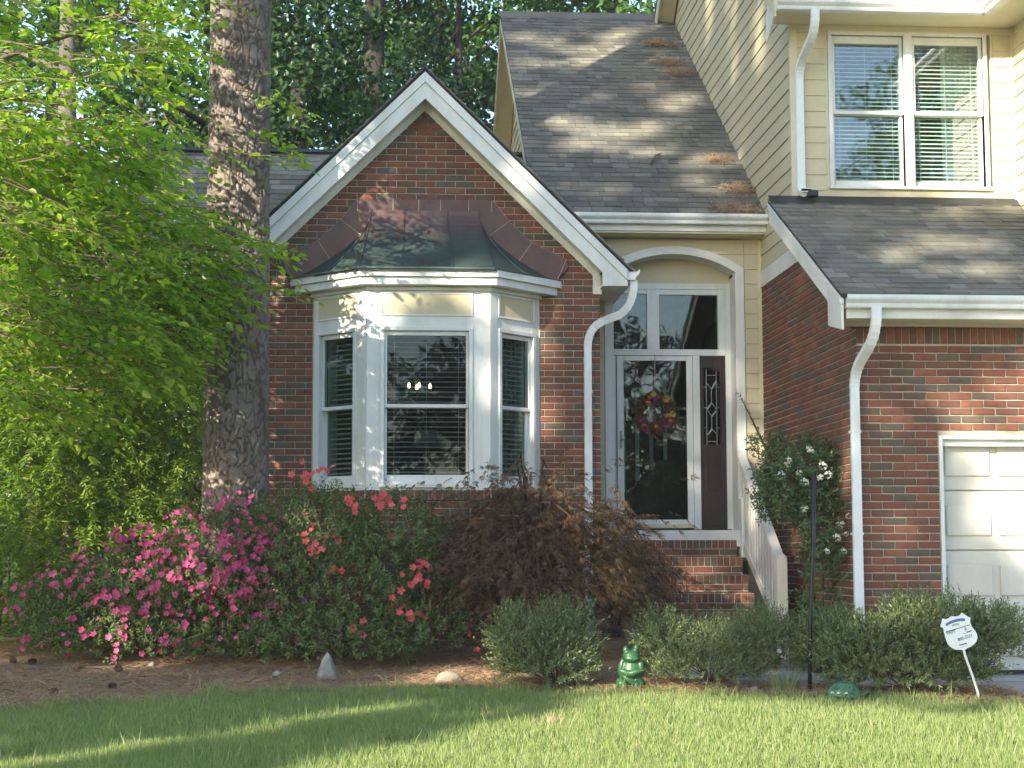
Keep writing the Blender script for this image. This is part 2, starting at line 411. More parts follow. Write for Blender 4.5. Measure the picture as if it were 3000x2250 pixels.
def shingles(fr, region, parent, e=.143, count=0, order=1):
    region = ccw(region); us = [p[0] for p in region]; ss = [p[1] for p in region]; joined = MB()
    n = math.ceil((max(ss)-min(ss))/e)
    for k in range(n):
        s0 = min(ss)+k*e; u = min(us)-random.uniform(0, .3)
        while u < max(us):
            w = random.choice((.09, .11, .13, .16, .19, .22, .28)); 
            po = clip_convex([(u+.002, s0), (u+w-.002, s0+random.uniform(-.004, .004)), (u+w-.002, s0+e+.004), (u+.002, s0+e+.004)], region); u += w
            if len(po) < 3 or area(po) < .0008: continue
            h = random.choice((.010, .012, .017, .020))
            own = count > 0 and QUOTA['shingle'] > 0
            if own:
                QUOTA['shingle'] -= 1; count -= 1; mb = MB(); wedge(mb, po, fr, s0, e, h, .003); mb.build("shingle", M['shingle'], parent)
            else: wedge(joined, po, fr, s0, e, h, .003)
    if joined.v: joined.build("shingle_courses", M['shinglem'], parent, 'stuff')
FRONT = lambda y: (V3(0, y, 0), X_, -Y_)
LEFT = lambda x: (V3(x, 0, 0), -Y_, -X_)         # u = -y
def f4(fr): return (fr[0], fr[1], Z_, fr[2])
GUT = [(0,0),(.075,0),(.082,.012),(.086,.035),(.118,.062),(.125,.078),(.125,.105),(.112,.105),(.108,.085),(.012,.085),(.008,.105),(0,.105)]
def gutter(a, b, out, name="gutter"):
    a, b, out = V3(*a), V3(*b), V3(*out); mb = MB()
    mb.prism([a+out*p[0]+Z_*p[1] for p in GUT], b-a); return mb.build(name, M['gutter'], house)
def downspout(pts, out=(0,-1,0), w=.082, d=.062, straps=()):
    mb = MB(); pts = [Vector(p) for p in pts]; kn = [(pts[min(i+1, len(pts)-1)]-p).normalized().dot((p-pts[max(i-1, 0)]).normalized()) if 0 < i < len(pts)-1 else 1 for i, p in enumerate(pts)]
    mb.tube(pts, [.04 if k_ > .9995 or i % 2 else .0372 for i, k_ in enumerate(kn)], 4, (w, d), out); o = mb.build("downspout", M['gutter'], house, bev=.004)
    for k_ in range(3):
        q_ = Vector(pts[-1]); zt_ = Vector(pts[-2]).z; z_ = q_.z+(zt_-q_.z)*(.12+.36*k_)
        mb = MB(); mb.box(q_.x-w/2-.004, q_.x+w/2+.004, q_.y-d/2-.004, q_.y+d/2+.03, z_, z_+.022); mb.build('strap', M['gutter'], o)
    for z0, x, y in straps:
        mb = MB(); mb.box(x-w/2-.012, x+w/2+.012, y-d/2-.004, y+d/2+.02, z0, z0+.03); mb.build("strap", M['gutter'], o)
    return o
def arc(p0, p1, p2, n=13):
    p0, p1, p2 = V3(*p0), V3(*p1), V3(*p2)
    return [(p0*(1-t)**2+p1*2*t*(1-t)+p2*t*t) for t in [i/(n-1) for i in range(n)]]
# ---------------------------------------------------------------- front gable
GC, GA, GSL = .304, 5.959, 2.035/2.069        # gable centre x, outer apex height, rake slope
gz = lambda x, off=0: GA-off-abs(x-GC)*GSL
gx0, gx1 = 2*GC-2.117, 2.117
mb = MB(); reg = [(gx0, -.3), (gx1, -.3), (gx1, gz(gx1, .33)), (GC, gz(GC, .33)), (gx0, gz(gx0, .33))]
for pc_ in (clip(reg, 1, 0, -.76), clip(reg, -1, 0, -1.42), clip(clip(clip(reg, -1, 0, .76), 1, 0, 1.42), 0, 1, 1.62), clip(clip(clip(reg, -1, 0, .76), 1, 0, 1.42), 0, -1, -3.66)):
    mb.prism([(x, YG, z) for x, z in pc_], (0, .12, 0))
gw = mb.build("gable_wall", M['mortar'], house)
bz = 4.675-.0677*40
bayhole = [(-.835, 1.495, 1.62, 3.80), (-.80, 1.46, -.5, 1.62), (-.36, .95, 3.7, 4.56), (-.60, 1.22, 3.7, 4.22)]
# joined bricks outside the band nearest the bay; the ones that show largest are parts (garage front first, see below)
# ---------------------------------------------------------------- garage front (its bricks show largest)
mb = MB(); mb.box(3.998, 4.70, YQ, YQ+.1, -.3, 3.0); mb.box(4.70, 9.2, YQ, YQ+.1, 2.047, 3.0); gq = mb.build("garage_wall", M['mortar'], house)
fq = FRONT(YQ)
soldz = 2.842
brick_row(fq, 3.992, 5.75, soldz, 2.985, gq)
qz = soldz-.0677*42-.0095
bricks(fq, [(3.99, -.05), (5.62, -.05), (5.62, soldz-.006), (3.99, soldz-.006)], gq, qz, .03, [(4.69, 9, -1, 2.06)], lambda u, z: u < 5.6)
bricks(FRONT(YG), reg, gw, bz, .02, bayhole, lambda u, z: 1.45 < u < 2.2 and z > 1.2 and z < 4.0)
brick_row(FRONT(YG), GC-.17, GC+.17, 5.40, 5.56, gw, .0677, True, [(GC-.3, 5.3), (GC+.3, 5.3), (GC, 5.60)])
# gable roof slabs, rakes, soffits
for s in (-1, 1):
    nx = V3(s*GSL, 0, 1).normalized()
    a = V3(GC, 17.10, GA); b = V3(GC+s*2.10, 17.10, gz(GC+2.10))
    mb = MB(); mb.prism([a+Z_*.005, b+Z_*.005, b+Z_*.034, a+Z_*.034], (0, 5.2, 0)); rf = mb.build("gable_roof", M['felt'], house)
    mb = MB(); c = lambda o, x: (GC+s*x, 17.15, gz(GC+x, o))
    mb.prism([c(.006, 0), c(.006, 2.069), c(.115, 2.069), c(.115, 0)], (0, -.045, 0)); mb.build("rake_moulding", M['white'], house, bev=.004)
    e = GC+s*2.071
    mb = MB(); mb.prism([(GC, 17.15, GA-.117), (e, 17.15, gz(e, .117)), (e, 17.15, 3.749), (GC+s*1.813, 17.15, 3.749), (GC+s*1.813, 17.15, gz(GC+1.813, .286)), (GC, 17.15, GA-.286)], (0, -.025, 0)); mb.build("fascia_board", M['white'], house, bev=.003)
    mb = MB(); mb.prism([(GC, 17.15, GA-.262), (GC+s*1.813, 17.15, gz(GC+1.813, .262)), (GC+s*1.813, 17.15, gz(GC+1.813, .24)), (GC, 17.15, GA-.24)], (0, .25, 0)); mb.build("rake_soffit", M['whiteold'], house)
    mb = MB(); mb.prism([(GC, YG-.022, GA-.262), (GC+s*1.835, YG-.022, gz(GC+1.835, .262)), (GC+s*1.835, YG-.022, 3.70), (GC+s*1.745, YG-.022, 3.70), (GC+s*1.745, YG-.022, gz(GC+1.745, .348)), (GC, YG-.022, GA-.348)], (0, .02, 0)); mb.build("frieze_board", M['whiteold'], house, bev=.003)
    xa, xb = sorted((GC+s*1.813, e)); mb = MB(); mb.box(xa, xb, 17.152, 21.5, 3.752, 3.775); mb.build("eave_soffit", M['whiteold'], house)
    mb = MB(); mb.box(*sorted((e-.002*s, e-.022*s)), 17.153, 21.5, 3.777, 3.93); mb.build("eave_fascia", M['white'], house)
    gutter((e+.003*s, 17.13, 3.815), (e+.003*s, 21.3, 3.815), (s, 0, 0))
    # shingle course edges along the slope
    U = Y_*(-s); fr = (V3(GC+s*2.13, 17.09 if s < 0 else 22.3, gz(GC+2.13)+.036), (Y_ if s < 0 else -Y_), V3(-s, 0, GSL).normalized(), nx)
    shingles(fr, [(0, 0), (5.2, 0), (5.2, 3.0), (0, 3.0)], rf)
# side walls of the gable wing
mb = MB(); mb.box(gx0, gx0+.1, YG+.125, 22, -.3, 3.75); mb.box(gx1-.1, gx1, YG+.125, 21, -.3, 3.75); mb.build("side_wall", M['mortar'], house)
# lower rear roof with its ridge parallel to the front
mb = MB(); mb.prism([(-3.2, 18.1, 3.9), (1.75, 18.1, 3.9), (1.75, 21.0, 5.99), (-3.2, 21.0, 5.99)], (0, .03, -.03)); rr = mb.build("rear_roof", M['felt'], house)
sl_ = V3(0, 2.9, 2.09); shingles((V3(-3.2, 18.1, 3.91), X_, sl_.normalized(), V3(0, -2.09, 2.9).normalized()), [(0, 0), (4.95, 0), (4.95, sl_.length), (0, sl_.length)], rr)
mb = MB(); mb.prism([(-3.2, 20.9, 5.99), (-3.2, 21.0, 6.05), (-3.2, 21.1, 5.99)], (4.95, 0, 0)); mb.build("ridge_cap", M['flash'], rr)
mb = MB(); mb.prism([(-3.2, 24, 3.9), (1.75, 24, 3.9), (1.75, 21.04, 5.98), (-3.2, 21.04, 5.98)], (0, 0, -.03)); mb.build("rear_roof", M['felt'], house)
# ---------------------------------------------------------------- bay window
BW = [V3(-.822, YG, 0), V3(-.273, 16.85, 0), V3(.952, 16.85, 0), V3(1.485, YG, 0)]
bay = MB()
def ring_prism(mb, pts, z0, z1, closed_back=True):
    mb.prism([p+Z_*z0 for p in pts], (0, 0, z1-z0))
def offs(pts, d):
    """offset an open polyline (front path, wall to wall) outwards"""
    out = []
    n = len(pts)
    for i in range(n):
        def nrm(a, b): t = (b-a).normalized(); return V3(t.y, -t.x, 0)
        if i == 0: nn = nrm(pts[0], pts[1]); t = (pts[1]-pts[0]).normalized(); q = pts[0]+nn*d; k = (YG-q.y)/t.y; out.append(q+t*k)
        elif i == n-1: nn = nrm(pts[-2], pts[-1]); t = (pts[-1]-pts[-2]).normalized(); q = pts[-1]+nn*d; k = (YG-q.y)/t.y; out.append(q+t*k)
        else:
            n1, n2 = nrm(pts[i-1], pts[i]), nrm(pts[i], pts[i+1]); b = (n1+n2).normalized(); out.append(pts[i]+b*(d/b.dot(n1)))
    return out
faces = []
for i in range(3):
    U = (BW[i+1]-BW[i]); L = U.length; U.normalize(); faces.append(((BW[i], U, V3(U.y, -U.x, 0)), L))
def dh_window(fr, L, g0, g1, zs, slats, parent, cas=.067, glass='glass', pitch=.05, tilt=8):
    """double hung window in frame FR; zs = bottom of casing, glass bottom, meeting rail, glass top, casing top"""
    zb, z0, zm, z1, zt = zs
    c0, c1 = g0-cas, g1+cas
    mb = MB(); mb.fbox(fr, c0, c0+.04, .002, .024, zb, zt-.04); mb.fbox(fr, c1-.04, c1, .002, .024, zb, zt-.04); mb.fbox(fr, c0, c1, .002, .026, zt-.04+.001, zt); mb.fbox(fr, c0-.01, c1+.01, .002, .045, zb-.035, zb-.001)
    w = mb.build("window_casing", M['white'], parent, bev=.003)
    b0, b1 = c0+.041, c1-.041
    up = MB()
    up.fbox(fr, b0, g0, -.055, -.015, zm-.018, zt-.042); up.fbox(fr, g1, b1, -.055, -.015, zm-.018, zt-.042); up.fbox(fr, g0+.0005, g1-.0005, -.055, -.015, z1, zt-.042); up.fbox(fr, g0+.0005, g1-.0005, -.056, -.013, zm-.018, zm+.018)
    up.build("upper_sash", M['white'], parent, bev=.003)
    lo = MB()
    lo.fbox(fr, b0, g0, -.10, -.06, zb, zm-.02); lo.fbox(fr, g1, b1, -.10, -.06, zb, zm-.02); lo.fbox(fr, g0+.0005, g1-.0005, -.10, -.06, zb, z0); lo.fbox(fr, g0+.0005, g1-.0005, -.10, -.062, zm-.022, zm+.014)
    lo.build("lower_sash", M['white'], parent, bev=.003)
    for a, b, n in ((zm+.018, z1, -.035), (z0, zm-.02, -.08)):
        mb = MB(); mb.fbox(fr, g0-.004, g1+.004, n-.003, n+.003, a-.004, b+.004); mb.build("pane", M[glass], parent)
    O, U, Nn = fr; me = MB(); wd = g1-g0+.02; t = math.radians(tilt); hw = .0225
    cross = [(-hw*math.cos(t), -hw*math.sin(t)-.0), (0, .004), (hw*math.cos(t), hw*math.sin(t)), (hw*math.cos(t), hw*math.sin(t)-.0025), (0, .0015), (-hw*math.cos(t), -hw*math.sin(t)-.0025)]
    me.prism([V3(-wd/2, y, z) for y, z in cross], (wd, 0, 0)); sm = me.mesh("blind_slat", M['blind'])
    z = z0-.02; 
    if slats:
        while z < z1+.03:
            o = link("blind_slat", sm, parent); m = Matrix((U, -Nn, Z_)).transposed().to_4x4() @ Matrix.Rotation(random.uniform(-.004, .004), 4, 'Y') @ Matrix.Rotation(random.uniform(-.05, .05), 4, 'X')
            m.translation = O+U*((g0+g1)/2)-Nn*.126+Z_*z; o.matrix_local = m; z += pitch
        for f in (.09, .5, .91) if wd > .6 else (.25, .75):
            mb = MB(); u = g0+(g1-g0)*f; mb.fbox(fr, u-.002, u+.002, -.103, -.1005, z0-.02, z1+.03); mb.build("blind_cord", M['blind'], parent)
    mb = MB(); mb.fbox(fr, b0, b0+.02, -.2, -.101, zb, zt-.05); mb.fbox(fr, b1-.02, b1, -.2, -.101, zb, zt-.05); mb.build("jamb", M['white'], parent)
    return w
mb = MB()
zb_, zt_ = 1.658, 3.68
for i, (fr, L) in enumerate(faces):
    if i == 1: g0, g1 = .203, .985; z = (1.715, 1.809, 2.491, 3.193, 3.278)
    elif i == 0: g0, g1 = .135, .575; z = (1.715, 1.809, 2.491, 3.193, 3.278)
    else: g0, g1 = .185, .625; z = (1.715, 1.809, 2.491, 3.193, 3.278)
    c0, c1 = g0-.067+.04, g1+.067-.04
    # posts, head and sill rails around the opening
    mb.fbox(fr, 0, c0, -.09, 0, zb_, zt_); mb.fbox(fr, c1, L, -.09, 0, zb_, zt_)
    mb.fbox(fr, c0, c1, -.09, -.001, 3.238, zt_); mb.fbox(fr, c0, c1, -.09, -.001, zb_, 1.70)
bayp = mb.build("bay_window", M['white'], house)
for i, (fr, L) in enumerate(faces):
    g0, g1 = ((.135, .575), (.203, .985), (.185, .625))[i]
    dh_window(fr, L, g0, g1, (1.715, 1.809, 2.491, 3.193, 3.278), True, bayp, tilt=9 if i == 1 else 24)
    mb = MB(); a, b = g0-.05, g1+.05
    mb.fbox(fr, a, b, .001, .004, 3.405, 3.608); mb.build("panel", M['cream'], bayp)
    mb = MB()
    for q in ((a-.018, b+.018, 3.609, 3.625), (a-.018, b+.018, 3.388, 3.404), (a-.018, a-.001, 3.405, 3.608), (b+.001, b+.018, 3.405, 3.608)): mb.fbox(fr, q[0], q[1], .001, .014, q[2], q[3])
    mb.build("panel_moulding", M['white'], bayp)
# corner boards in front of the posts
for i in (1, 2):
    q = BW[i]; mb = MB(); p = offs(BW, .006)[i]; 
    for fr, uu in ((faces[i-1][0], (faces[i-1][1]-.085, faces[i-1][1])), (faces[i][0], (0, .085))):
        mb.fbox(fr, uu[0], uu[1], .0012, .010, zb_+.002, 3.675)
    mb.build("corner_board", M['white'], bayp)
# cornice (two steps), soffit
for nm, d, z0, z1 in (("cornice_fascia", .145, 3.682, 3.757), ("cornice_crown", .178, 3.758, 3.832)):
    mb = MB(); mb.prism([p+Z_*z0 for p in offs(BW, d)], (0, 0, z1-z0)); mb.build(nm, M['white'], bayp, bev=.003)
mb = MB(); mb.prism([p+Z_*3.640 for p in offs(BW, .03)], (0, 0, .041)); mb.build("bed_moulding", M['white'], bayp, bev=.006)
# brick base of the bay with its rowlock sill
bb = offs(BW, -.02)
mb = MB(); mb.prism([p-Z_*.3 for p in bb], (0, 0, 1.85)); base = mb.build("bay_base", M['mortar'], house)
bb2 = offs(BW, .02); mb = MB(); mb.prism([p+Z_*1.562 for p in bb2], (0, 0, .094)); base2 = mb.build("brick_sill", M['mortar'], house)
for i in range(3):
    U = bb[i+1]-bb[i]; L = U.length; U.normalize(); fr = (bb[i], U, V3(U.y, -U.x, 0))
    bricks(fr, [(0, -.3), (L, -.3), (L, 1.55), (0, 1.55)], base, 1.5525-.0677*28, .01*i)
    U = bb2[i+1]-bb2[i]; L = U.length; U.normalize(); fr = (bb2[i], U, V3(U.y, -U.x, 0))
    brick_row(fr, .004, L-.004, 1.566, 1.654, base2, .0677, False)
# copper roof: bell-shaped, with standing seams and step flashing on the wall
zc0, zc1 = 4.555, 3.835
cz = lambda t: zc0+(zc1-zc0)*t
cdp = lambda t: .03+.735*t**1.9
cxl = lambda t: -.24-.115*t; cxr = lambda t: .862+.115*t
cwl = lambda t: -.25-.80*t**1.75; cwr = lambda t: 2*.311+.25+.80*t**1.75
NT = 14; V = []; F = []
for k in range(NT+1):
    t = k/NT; z = cz(t); y = YG-cdp(t)
    V += [(cwl(t), YG, z), (cxl(t), y, z), (cxr(t), y, z), (cwr(t), YG, z)]
for k in range(NT):
    for j in range(3): F.append((k*4+j, k*4+j+1, k*4+4+j+1, k*4+4+j)[::-1])
b = len(V); V += [(x, y, z-.02) for x, y, z in V[-4:]]
for j in range(3): F.append((b-4+j, b-4+j+1, b+j+1, b+j)[::-1])
me = bpy.data.meshes.new("copper_roof"); me.from_pydata(V, [], F); me.materials.append(M['copper']); me.update()
for p in me.polygons: p.use_smooth = False
cop = link("copper_roof", me, house)
ts = [i/18 for i in range(19)]
for path in ([(cxl(t), YG-cdp(t)-.006, cz(t)+.006) for t in ts], [(cxr(t), YG-cdp(t)-.006, cz(t)+.006) for t in ts],
             [(.10-.03*t, YG-cdp(t)-.006, cz(t)+.006) for t in ts], [(.545+.03*t, YG-cdp(t)-.006, cz(t)+.006) for t in ts],
             [((cxl(t)+cwl(t)*1)/2-.0*t, YG-cdp(t)/2-.006, cz(t)+.006) for t in ts[3:]], [((cxr(t)+cwr(t))/2, YG-cdp(t)/2-.006, cz(t)+.006) for t in ts[3:]]):
    mb = MB(); mb.tube(path, .007, 5); mb.build("standing_seam", M['copper'], cop)
# drip edge
dp = [V3(cwl(1)-.03, YG-.01, 3.836), V3(cxl(1)-.012, YG-cdp(1)-.012, 3.836), V3(cxr(1)+.012, YG-cdp(1)-.012, 3.836), V3(cwr(1)+.03, YG-.01, 3.836)]
mb = MB(); mb.tube(dp, .012, 5); mb.build("drip_edge", M['copper'], cop)
fl = MB()
for xs in [(-.385, -.02), (-.02, .245), (.245, .47), (.47, .76), (.76, 1.0)]:
    mb = MB(); mb.box(xs[0]+.002, xs[1]-.002, YG-.024, YG-.0135-random.uniform(0, .004), 4.545, 4.675); mb.build("flashing_sheet", M['flashcopper'], cop)
for x in (-.385, -.02, .245, .47, .76, 1.0):
    mb = MB(); mb.box(x-.0025, x+.0025, YG-.029, YG-.0245, 4.548, 4.672); mb.build('seam_bead', M['mortar'], cop)
outl = [(-.385, 4.675), (-.555, 4.45), (-.79, 4.23), (-1.15, 4.06)]
inn = [(-.19, 4.54), (cwl(.36)+.06, cz(.36)-.02), (cwl(.72)+.07, cz(.72)-.04), (cwl(1.0)-.0, cz(1.0))]
for mir in (False, True):
    for k in range(3):
        q = [outl[k], outl[k+1], inn[k+1], inn[k]]
        if mir: q = [(2*.311-x, z) for x, z in q]
        mb = MB(); mb.prism([(x, YG-.014-.003*k, z) for x, z in q], (0, -.012, 0)); mb.build("flashing_sheet", M['flashcopper'], cop)
    q = [outl[3], (-1.17, 3.97), (-1.05, 3.845), inn[3]]
    if mir: q = [(2*.311-x, z) for x, z in q]
    mb = MB(); mb.prism([(x, YG-.026, z) for x, z in q], (0, -.012, 0)); mb.build("flashing_sheet", M['flashcopper'], cop)
    for k in range(1, 4):
        a_, b_ = [V3(2*.311-p[0] if mir else p[0], YG-.0365, p[1]) for p in (outl[k], inn[k])]
        mb = MB(); mb.bar(a_, b_, .005, .004, (0,1,0)); mb.build("seam_bead", M['mortar'], cop)
    # mortar line sealing the outer edge
    pts = [(2*.311-x if mir else x, YG-.018, z) for x, z in outl]
    mb = MB(); mb.tube(pts, .006, 5); mb.build("mortar_bead", M['mortar'], cop)
# dining room behind the bay
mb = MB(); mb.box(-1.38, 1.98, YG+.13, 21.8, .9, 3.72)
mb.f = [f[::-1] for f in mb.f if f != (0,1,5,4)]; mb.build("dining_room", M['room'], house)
# ---------------------------------------------------------------- entry
eR, eAz, eAx, eHW = 1.337, 4.358, 3.03, .766
outz = lambda x: eAz-(eR-math.sqrt(max(eR*eR-(x-eAx)**2, 0)))
inz = lambda x: 4.272-(1.25-math.sqrt(max(1.25**2-(x-eAx)**2, 0)))
fe = FRONT(YE)
mb = MB()
xs = [eAx-eHW+2*eHW*i/24 for i in range(25)]
mb.box(2.0, 2.26, YE, YE+.1, -.3, 4.7); mb.box(3.80, 4.0, YE, YE+.1, -.3, 4.7)
for a, b in zip(xs, xs[1:]): mb.prism([(a, YE, outz(a)-.01), (b, YE, outz(b)-.01), (b, YE, 4.7), (a, YE, 4.7)], (0, .1, 0))
ew = mb.build("entry_wall", M['creamtrim'], house)
zE = 4.44-.163*30
siding(f4(fe), [(2.06, 0), (2.262, 0), (2.262, 4.44), (2.06, 4.44)], ew, zE)
siding(f4(fe), [(3.802, -.1), (3.955, -.1), (3.955, 4.44), (3.802, 4.44)], ew, zE)
for k in range(20, 31):
    s0 = zE+.163*k; s1 = s0+.163
    if s1 < 4.13 or s0 > 4.44: continue
    pts = [x for x in xs if outz(x) < s1-.004]
    def run(px):
        if len(px) < 2: return
        po = [(x, max(outz(x)+.001, s0)) for x in px]+[(x, min(s1, 4.44)) for x in px[::-1]]
        mb = MB(); wedge(mb, po, f4(fe), s0, .163, .018, .005); mb.build("siding_board", M['cream'], ew)
    run([x for x in pts if x <= eAx] if len(pts) < len(xs) else pts)
    if len(pts) < len(xs): run([x for x in pts if x > eAx])
mb = MB(); mb.box(XS-.045, XS-.004, YE-.024, YE-.001, 0, 4.44); mb.box(2.06, 2.10, YE-.022, YE-.001, 0, 4.44); mb.build("corner_board", M['creamtrim'], ew)
# arch trim: curved head and two legs
mb = MB()
xi = [eAx-.668+1.336*i/24 for i in range(25)]
vo = [(x, YE-.03, outz(x)) for x in xs]; vi = [(x, YE-.03, inz(x)) for x in xi]
vob = [(x, YE, z) for x, y, z in vo]; vib = [(x, YE+.12, z) for x, y, z in vi]
n = 25; mb.add(vo+vi+vob+vib, [(i, n+i, n+i+1, i+1) for i in range(n-1)]+[(i, i+1, 2*n+i+1, 2*n+i) for i in range(n-1)]+[(n+i, 3*n+i, 3*n+i+1, n+i+1) for i in range(n-1)])
mb.build("arch_trim", M['white'], house)
mb = MB(); mb.box(eAx-eHW, eAx-.668, YE-.0305, YE+.12, .02, outz(eAx-eHW)-.002); mb.build("arch_leg", M['white'], house, bev=.004)
mb = MB(); mb.box(eAx+.668, eAx+eHW, YE-.0305, YE+.12, .95, outz(eAx+eHW)-.002); mb.build("arch_leg", M['white'], house, bev=.004)
# reveal: sides and curved soffit back to the door wall
mb = MB(); mb.box(3.70, 3.72, YE+.121, YD, 1.18, 4.05); mb.box(2.34, 2.36, YE+.121, YD, 1.18, 4.05); mb.build("reveal", M['white'], house)
mb = MB(); mb.add([(x, YE+.12, inz(x)) for x in xi]+[(x, YD+.01, inz(x)) for x in xi], [(i, n+i, n+i+1, i+1) for i in range(n-1)]); mb.build("arch_soffit", M['white'], house)
# door wall above the transom
mb = MB(); 
for a, b in zip(xi, xi[1:]): mb.prism([(a, YD-.002, 4.0), (b, YD-.002, 4.0), (b, YD-.002, inz(b)+.03), (a, YD-.002, inz(a)+.03)], (0, .03, 0))
mb.build("lunette_panel", M['cream'], house)
# transom: frame, mullion, two panes
mb = MB()
mb.box(2.36, 2.403, YD-.02, YD+.06, 3.207, 3.998); mb.box(3.64, 3.70, YD-.02, YD+.06, 1.20, 3.998); mb.box(2.404, 3.639, YD-.021, YD+.06, 3.93, 3.998)
mb.box(2.774, 2.909, YD-.022, YD+.06, 3.264, 3.929); mb.box(2.404, 3.639, YD-.025, YD+.06, 3.194, 3.263); mb.box(3.564, 3.639, YD-.018, YD+.06, 3.264, 3.929)
mb.box(2.404, 2.773, YD-.01, YD+.05, 3.88, 3.929); mb.box(2.91, 3.563, YD-.01, YD+.05, 3.87, 3.929)
tr = mb.build("transom_frame", M['white'], house, bev=.003)
for a, b in ((2.404, 2.773), (2.910, 3.563)):
    mb = MB(); mb.box(a, b, YD+.02, YD+.026, 3.264, 3.88); mb.build("pane", M['doorglass'], tr)
mb = MB(); mb.box(2.828, 2.852, YD-.03, YD-.0225, 3.264, 3.929); mb.build("mullion_strip", M['white'], tr)
# storm door
mb = MB(); mb.box(2.361, 2.425, YD-.01, YD+.06, 1.28, 3.193); mb.box(3.272, 3.35, YD-.028, YD+.06, 1.28, 3.193); mb.build("door_jamb", M['white'], house, bev=.003)
mb = MB()
mb.box(2.432, 2.505, YD-.04, YD, 1.30, 3.185); mb.box(3.201, 3.268, YD-.04, YD, 1.30, 3.185); mb.box(2.506, 3.200, YD-.039, YD, 3.134, 3.185); mb.box(2.506, 3.200, YD-.039, YD, 1.30, 1.395)
sd = mb.build("storm_door", M['white'], house, bev=.004)
mb = MB(); mb.box(2.500, 3.205, YD-.022, YD-.016, 1.39, 3.14); mb.build("pane", M['doorglass'], sd)
mb = MB(); mb.box(2.45, 3.268, YD-.046, YD-.041, 1.305, 1.348); mb.build("kick_sweep", M['creamtrim'], sd)
mb = MB(); mb.box(2.458, 2.482, YD-.055, YD-.041, 2.17, 2.36); mb.tube([(2.47, YD-.055, 2.27), (2.47, YD-.085, 2.27), (2.51, YD-.09, 2.265)], .008, 6); mb.build("door_handle", M['brass'], sd)
# sidelight with leaded glass
mb = MB(); L0, L1 = 3.352, 3.638
mb.box(L0, L0+.04, YD-.012, YD+.03, 1.285, 3.19); mb.box(L1-.06, L1, YD-.012, YD+.03, 1.285, 3.19); mb.box(L0+.0405, L1-.0605, YD-.011, YD+.03, 1.285, 2.215); 
mb.prism([(L0+.0405, YD-.011, 3.065), (L0+.09, YD-.011, 3.065), (L1-.0605, YD-.011, 3.015), (L1-.0605, YD-.011, 3.19), (L0+.0405, YD-.011, 3.19)], (0, .04, 0))
sd2 = mb.build("sidelight", M['darkwood'], house)
mb = MB(); mb.box(L0+.045, L1-.065, YD+.008, YD+.012, 2.205, 3.07); mb.build("leaded_pane", M['doorglass'], sd2)
mb = MB(); mb.box(L0+.055, L1-.075, YD-.017, YD-.0115, 1.33, 1.62); mb.box(L0+.055, L1-.075, YD-.017, YD-.0115, 1.70, 2.10); mb.build("raised_panel", M['darkwood'], sd2, bev=.004)
xa, xb = L0+.075, L1-.10; mb = MB()
def came(*p):
    for a, b in zip(p, p[1:]): mb.bar((a[0], YD+.004, a[1]), (b[0], YD+.004, b[1]), .006, .007, (0,1,0))
xm = (xa+xb)/2
came((xa, 2.215), (xa, 3.05)); came((xb, 2.215), (xb, 3.03)); came((xa, 2.25), (xb, 2.25)); came((xa, 2.98), (xb, 2.98))
came((xa, 2.90), (xm, 2.83), (xb, 2.93)); came((xm, 2.83), (xm, 2.68)); came((xm, 2.68), (xa, 2.61), (xm, 2.53), (xb, 2.60), (xm, 2.68)); came((xm, 2.53), (xm, 2.39)); came((xa, 2.32), (xm, 2.39), (xb, 2.33))
for z in (2.40, 2.62, 2.85): came((L0+.045, z), (xa, z)); came((xb, z), (L1-.065, z))
mb.build("lead_came", M['lead'], sd2)
mb = MB()
for q in ([(xa, 2.61), (xm, 2.68), (xm-.005, 2.655), (xa+.012, 2.60)], [(xm, 2.53), (xb, 2.60), (xb-.008, 2.57), (xm+.008, 2.525)], [(xa, 2.32), (xm, 2.39), (xm, 2.365), (xa+.02, 2.325)], [(xm, 2.83), (xb, 2.93), (xb-.004, 2.885), (xm+.006, 2.825)]):
    mb.prism([(x, YD-.003, z) for x, z in q], (0, .003, 0))
mb.build("bevelled_glass", M['lead'], sd2)
# hall behind the door, staircase balusters seen through the glass
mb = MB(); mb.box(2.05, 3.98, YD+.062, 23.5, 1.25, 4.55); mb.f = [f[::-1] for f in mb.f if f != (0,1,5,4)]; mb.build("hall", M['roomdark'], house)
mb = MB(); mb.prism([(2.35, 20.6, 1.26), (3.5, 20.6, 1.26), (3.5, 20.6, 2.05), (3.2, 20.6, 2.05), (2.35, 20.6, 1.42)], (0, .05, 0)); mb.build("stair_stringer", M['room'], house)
for i in range(6):
    x = 2.45+i*.17; mb = MB(); mb.box(x-.022, x+.022, 20.6, 20.64, 1.45+(x-2.35)*.75, 2.55+(x-2.35)*.75); mb.build("stair_baluster", M['blind'], house)
# threshold board
mb = MB(); mb.box(2.362, 3.70, 18.10, YD-.015, 1.10, 1.275); mb.build("threshold", M['white'], house, bev=.005)
mb = MB(); mb.box(2.40, 3.63, 18.20, YD-.005, 1.2755, 1.287); mb.build("sill_plate", M['darkwood'], house)
